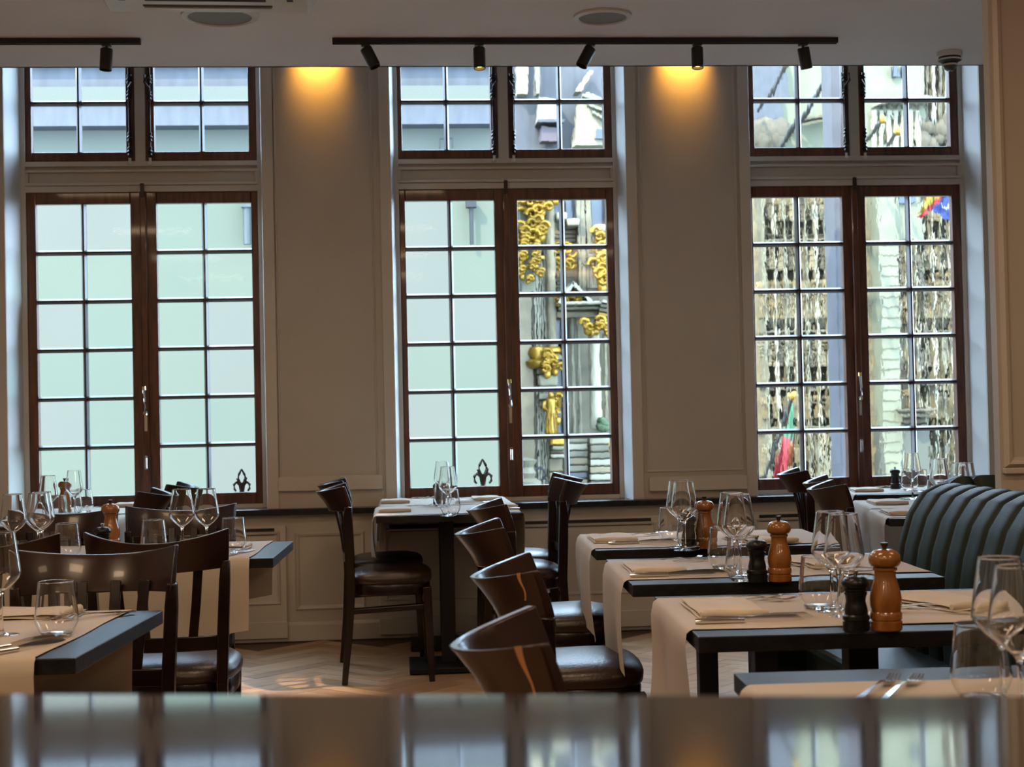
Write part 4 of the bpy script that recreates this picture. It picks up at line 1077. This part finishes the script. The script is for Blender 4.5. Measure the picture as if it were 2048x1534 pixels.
# stone balustrade lamp at the bottom left
m_ = MB(); a = at(1050, 962, YG - .9); m_.lathe([(.2, -.1), (.22, .0), (.12, .05), (.16, .12), (.1, .2), (.17, .3), (.0, .34)], (a.x, a.y - YG, a.z), 12); m_.build('stone_finial', MT['stone2'], gh, 50)
m_ = MB(); a = at(1076, 948, YG - .8)
m_.tube([(a.x + .09 * math.cos(q * PI / 5), a.y - YG, a.z + .09 * math.sin(q * PI / 5)) for q in range(11)], .02, 5); m_.box(a.x - .2, a.x - .07, a.y - YG, a.y - YG + .1, a.z - .1, a.z + .1); m_.build('lantern', MT['steel_black'], gh)

# roofs and gables seen through the upper right leaf of the centre window
YR = 27.0
rf = thing('gabled_roofs', 'blue-grey slate roofs and pale gable seen in the upper centre window', 'building', (0, YR, 0))
def rp(name, m, pts, d=1.0, y=0):
    P = [at(a, b, YR) for a, b in pts]
    return MB().prism([(p.x, p.z) for p in P], d, Matrix.Translation((0, y, 0))).build(name, MT[m], rf)
rp('roof', 'slate', [(1015, 340), (1480, 340), (1480, 60), (1015, 60)], 2)
rp('wall', 'ledge', [(1030, 200), (1050, 200), (1052, 60), (1030, 60)], .3, -.3)
rp('chimney', 'stoneg', [(1064, 204), (1072, 204), (1070, 60), (1060, 60)], .3, -.5)
rp('dormer', 'ledge', [(1068, 260), (1112, 258), (1112, 214), (1072, 208)], .4, -.4)
rp('dormer_roof', 'slate', [(1066, 262), (1068, 256), (1118, 256), (1116, 262)], .5, -.6)
rp('dormer_window', 'purple', [(1074, 296), (1108, 296), (1106, 270), (1076, 266)], .3, -.45)
rp('gable', 'ledge', [(1136, 310), (1232, 310), (1232, 240), (1160, 208), (1146, 226)], .6, -.8)
for k in range(3): rp('gable_coping', 'stoneg', [(1148 + 10 * k, 226 + 16 * k - 10), (1232, 252 + 20 * k - 8), (1232, 257 + 20 * k - 8), (1148 + 10 * k, 231 + 16 * k - 10)], .3, -1.0)
rp('gable_window', 'bluegl', [(1172, 300), (1206, 300), (1200, 284), (1176, 280)], .3, -.9)
rp('spire', 'ledge', [(1140, 200), (1152, 200), (1176, 160), (1168, 158)], .4, -.5)

# town hall behind the corner window
YT = 45.0
th_ = thing('town_hall', 'grey-yellow gothic town hall covered in niches and statues, seen through the corner window', 'building', (0, YT, 0))
def tb(name, m, p0, p1, d0, d1, py0, py1, bev=0):
    pm = (p0 + p1) / 2
    return MB().box(X_(p0, (py0 + py1) / 2, YT), X_(p1, (py0 + py1) / 2, YT), -d1, -d0, Z_(pm, py1, YT), Z_(pm, py0, YT)).build(name, MT[m], th_, bev=bev)
MB().box(X_(1150, 600, YT), X_(2400, 600, YT), 0, 6, -5, Z_(1700, 372, YT)).build('wall', MT['stone'], th_)
PX = YT / F
def canopy(px, py0, py1, w, m='stone', d=.5):     # spiky stone canopy
    t, b = at(px, py0, YT), at(px, py1, YT); h = t.z - b.z; r = w * PX / 2
    mb = MB().lathe([(r, 0), (r * 1.15, .06 * h), (r * .9, .12 * h), (r * .95, .45 * h), (r * .6, .55 * h), (r * .65, .75 * h), (r * .25, .85 * h), (.02, h)], (b.x, -d, b.z), 6)
    for q in range(3):
        for s_ in (-1, 0, 1): mb.ball((b.x + s_ * r * .8, -d - r * .8, b.z + h * (.15 + .22 * q)), r * .28, 5)
    return mb
def corbel(px, py0, py1, w, d=.5):
    t, b = at(px, py0, YT), at(px, py1, YT); h = t.z - b.z; r = w * PX / 2
    return MB().lathe([(.04, 0), (r * .5, .3 * h), (r * .6, .5 * h), (r * 1.0, .75 * h), (r * 1.1, h)], (b.x, -d, b.z), 8)
storeys = [   # canopy top, canopy bottom / figure top, figure bottom, corbel bottom
    (392, 450, 478, 486), (494, 545, 640, 660), (672, 735, 765, 775), (772, 782, 838, 852), (858, 885, 925, 940)]
for leaf, (xa, xb, n) in enumerate(((1514, 1676, 8), (1824, 1912, 5))):
    for k in range(n):
        px = xa + (xb - xa) * (k + .5) / n; wd_ = (xb - xa) / n
        tb('buttress', 'ledge' if k % 2 else 'stone2', px - wd_ / 2 - 1.6, px - wd_ / 2 + 1.6, 0, .75, 392, 1000)
        for j, (c0, c1, f1_, g1) in enumerate(storeys):
            jit = rnd.uniform(-2, 2)
            canopy(px + jit * .5, c0 + jit, c1 + jit, wd_ * .7).build('canopy', MT['stone' if (k + j) % 3 else 'dstone'], th_, 30)
            figure('statue', 'statue' if rnd.random() < .6 else 'stone', px, c1 + 2 + jit, f1_ + jit, YT - .45, th_, YT, rnd.choice((-1, 1)))
            corbel(px, f1_ + jit, g1 + jit, wd_ * .75).build('corbel', MT['dstone'], th_, 30)
    for py, h_ in ((486, 6), (664, 7), (768, 6), (852, 8), (944, 6)):
        tb('string_course', 'stone2', xa - 6, xb + 6, 0, .6, py, py + h_ * .5); tb('string_course', 'dstone', xa - 6, xb + 6, 0, .45, py + h_ * .5, py + h_)
# rows of small arches (tracery band)
for k in range(26):
    px = 1514 + k * 6.3
    for q in range(5):
        a = at(px, 684 + q * 7.5, YT - .5); MB().ball((a.x, a.y - YT, a.z), .055, 6, (1, 1, .7)).build('crocket', MT['stone2'], th_, 60)
# smooth tower between the carved bays
tb('tower_wall', 'stoneg', 1728, 1762, .3, 1.2, 380, 1000); tb('tower_wall', 'stoneg', 1760, 1816, .2, .8, 380, 500)
for k in range(24): tb('tower_course', 'stone2', 1728, 1761, 1.2, 1.23, 500 + 20 * k, 502 + 20 * k)
for px in (1770, 1788, 1806):
    for (c0, c1, f1_, g1) in ((505, 575, 575, 580), (560, 592, 650, 668), (676, 742, 742, 750), (745, 770, 815, 822)):
        canopy(px, c0, c1, 12, d=1.0).build('canopy', MT['dstone'], th_, 30)
        if f1_ - c1 > 20: figure('statue', 'statue', px, c1 + 1, f1_, YT - 1.0, th_, YT, 1)
        corbel(px, f1_, g1, 13, 1.0).build('corbel', MT['dstone'], th_, 30)
    tb('colonnette', 'ledge', px - 9.5, px - 7.5, .8, 1.2, 490, 815)
tb('balcony_slab', 'dstone', 1758, 1816, .6, 2.0, 818, 824, .05); tb('balcony_slab', 'stone2', 1762, 1816, .6, 1.7, 826, 834, .05); tb('balcony_slab', 'dstone', 1768, 1812, .6, 1.4, 836, 846, .05)
tb('tower_base', 'pale', 1728, 1824, .5, 1.1, 850, 1010)
for px in (1773, 1795): tb('window_slit', 'bluegl', px - 5, px + 5, .8, .9, 394, 418)
# clustered shafts at the bottom of the left leaf
for k in range(10): tb('shaft', 'stone' if k % 2 else 'stone2', 1612 + 7 * k, 1616 + 7 * k, .5, 1.0, 866, 1000)
# upper part: slate slope, pale gable, round tower
zt = lambda px, py: Z_(px, py, YT)
def tp(name, m, pts, y0, d):
    P = [at(a, b, YT) for a, b in pts]
    return MB().prism([(p.x, p.z) for p in P], d, Matrix.Translation((0, y0, 0))).build(name, MT[m], th_)
tp('gable_wall', 'stoneg', [(1150, 372), (1700, 372), (1700, 20), (1150, 20)], .5, 3)
tp('slate_slope', 'slate', [(1480, 372), (1592, 372), (1548, 20), (1480, 20)], 0, .8)
tp('coping', 'dstone', [(1592, 246), (1668, 231), (1668, 235), (1592, 250)], -.2, .6)
for k in range(6): a = at(1520 + 10 * k, 262 + 10 * math.sin(k * 2), YT - .2); MB().ball((a.x, a.y - YT, a.z), .35, 7, (1, .6, 1.3)).build('roof_ornament', MT['dstone'], th_, 60)
tp('round_tower', 'stoneg', [(1700, 372), (1842, 372), (1830, 212), (1830, 20), (1700, 20)], -.3, 3)
for k in range(7):
    a, b = at(1736 + 15 * k, 372, YT - .4), at(1738 + 14 * k, 228, YT - .4)
    MB().tube([(a.x, a.y - YT, a.z), (b.x, b.y - YT, b.z)], .09, 6).build('tower_rib', MT['ledge'], th_, 50)
    c = at(1745 + 14.5 * k, 224, YT - .4); MB().tube([(c.x + .09 * math.cos(q * PI / 6) * 1.0, c.y - YT, c.z + .14 * math.sin(q * PI / 6)) for q in range(7)], .03, 5).build('blind_arch', MT['dstone'], th_, 50)
tp('tower_cornice', 'ledge', [(1726, 222), (1770, 210), (1830, 210), (1830, 216), (1770, 216), (1726, 228)], -.9, .6)
for px in (1770, 1787): tp('window_slit', 'bluegl', [(px - 5, 168), (px + (5 if px < 1780 else 0), 168), (px + (5 if px < 1780 else 0), 146), (px - 5, 146)], -.5, .3)
tp('side_turret', 'stone2', [(1830, 372), (1940, 372), (1940, 20), (1830, 20)], .2, 3)
for k in range(5): tp('turret_rib', 'ledge' if k % 2 else 'dstone', [(1836 + 13 * k, 300), (1841 + 13 * k, 300), (1841 + 13 * k, 100), (1836 + 13 * k, 100)], -.2, .4)
for k in range(14): a = at(rnd.uniform(1826, 1900), rnd.uniform(236, 300), YT - .3); MB().ball((a.x, a.y - YT, a.z), rnd.uniform(.12, .3), 6, (1, .6, 1.3)).build('carving', MT['dstone'], th_, 60)
# grey stone corner of the next house, close outside the left leaf of the corner window
yb = 10.2
xa, xb = at(1672, 600, yb).x, at(1691, 600, yb).x
tag(MB().box(xa, xb, yb, yb + .25, -5, 6).build('stone_post', mat('grey_lilac_stone', (.036, .034, .038), .8, var=.3, vscale=6), None, bev=.01), 'plain grey-lilac stone post outside the left leaf of the corner window', 'post')

# flags and poles
def flagpole(px0, py0, px1, py1, Y, lb, gold=True, r=.05):
    a, b = at(px0, py0, Y + (8.4 if Y > 32 else 0)), at(px1, py1, Y)
    t = thing('flag_pole', lb, 'flag pole', tuple(a), group='slanting flag poles')
    MB().tube([(0, 0, 0), tuple(b - a)], r, 8).build('pole', MT['fabric_pole'], t, 50)
    if gold: MB().ball(tuple(b - a), r * 1.5, 10, (1, 1, 1.3)).build('pole_finial', MT['gold'], t, 60)
    return t
flagpole(1505, 1010, 1578, 792, 36.5, 'dark slanting pole with gold tip carrying the green and red flag', r=.055)
flagpole(1546, 330, 1651, 152, 36, 'slanting pole crossing the left leaf of the upper corner window', r=.07)
flagpole(1525, 215, 1566, 132, 36, 'slanting pole on the slate slope, top left of the upper corner window', r=.06)
flagpole(1640, 300, 1668, 255, 36, 'short slanting pole low in the upper corner window, beside the stone post', r=.06)
flagpole(1715, 300, 1755, 244, 36, 'slanting pole before the round tower, higher one', r=.06)
flagpole(1755, 310, 1785, 268, 36, 'slanting pole before the round tower, lower one', r=.06)
def cloth_poly(parent, name, m, pts, Y, org, d=.02, wave=.12):
    """flag cloth: outline in the plane Y, waved front to back, real thickness"""
    L = pts[:len(pts) // 2]; Rr = pts[len(pts) // 2:][::-1]      # left edge downwards, right edge downwards
    def pick(E_, v):
        q = v * (len(E_) - 1); i = min(int(q), len(E_) - 2); w = q - i
        return (E_[i][0] * (1 - w) + E_[i + 1][0] * w, E_[i][1] * (1 - w) + E_[i + 1][1] * w)
    def f(u, v, s):
        a, b = pick(L, v), pick(Rr, v); px, py = a[0] * (1 - u) + b[0] * u, a[1] * (1 - u) + b[1] * u
        yy = Y + wave * math.sin(px * .35 + py * .06) + (d if s else 0)
        p_ = at(px, py, yy); return (p_.x - org.x, p_.y - org.y, p_.z - org.z)
    return MB().shell(f, 12, 14).build(name, MT[m], parent, 60)
Y1 = 36.4
o_ = at(1560, 880, Y1)
f1 = thing('green_red_flag', 'green, orange and red flag hanging from a slanted pole in the corner window', 'flag', tuple(o_))
cloth_poly(f1, 'green_stripe', 'flagg', [(1576, 806), (1566, 850), (1562, 874), (1572, 884), (1580, 860), (1581, 806)], Y1, o_)
cloth_poly(f1, 'red_stripe', 'flagr', [(1560, 872), (1546, 915), (1538, 955), (1566, 958), (1568, 915), (1572, 876)], Y1 - .05, o_)
cloth_poly(f1, 'orange_stripe', 'flago', [(1571, 884), (1568, 915), (1566, 940), (1578, 925), (1579, 905), (1579, 888)], Y1 - .02, o_)
Y2 = 28
o_ = at(1860, 415, Y2)
f2 = thing('striped_flag', 'black, yellow and red striped flag at the top of the corner window', 'flag', tuple(o_))
cloth_poly(f2, 'black_stripe', 'flagk', [(1838, 385), (1830, 400), (1826, 412), (1832, 408), (1840, 396), (1852, 385)], Y2, o_)
cloth_poly(f2, 'yellow_stripe', 'flagy', [(1850, 385), (1838, 402), (1826, 432), (1846, 424), (1868, 402), (1884, 385)], Y2 - .03, o_)
cloth_poly(f2, 'red_stripe', 'flagr', [(1882, 387), (1852, 412), (1826, 436), (1830, 442), (1856, 422), (1888, 392)], Y2 - .06, o_)
f3 = thing('blue_flag', 'blue flag with white marks overlapping the striped flag', 'flag', tuple(o_))
cloth_poly(f3, 'flag_cloth', 'flagb', [(1888, 388), (1862, 412), (1850, 424), (1866, 430), (1880, 444), (1902, 450), (1903, 440), (1903, 425), (1903, 410), (1903, 400), (1903, 394), (1902, 386)], Y2 - .1, o_, wave=.05)
mm = MB()
for px, py in ((1872, 412), (1876, 418), (1882, 420), (1887, 414), (1889, 419)):
    a = at(px, py, Y2 - .22); mm.ball((a.x - o_.x, a.y - o_.y, a.z - o_.z), .028, 8, (1, .4, 1.2))
mm.build('star', MT['flagw'], f3)
flagpole(1921, 1765, 1906, 380, 28.1, 'dark pole behind the blue flag at the window edge', False, .04)
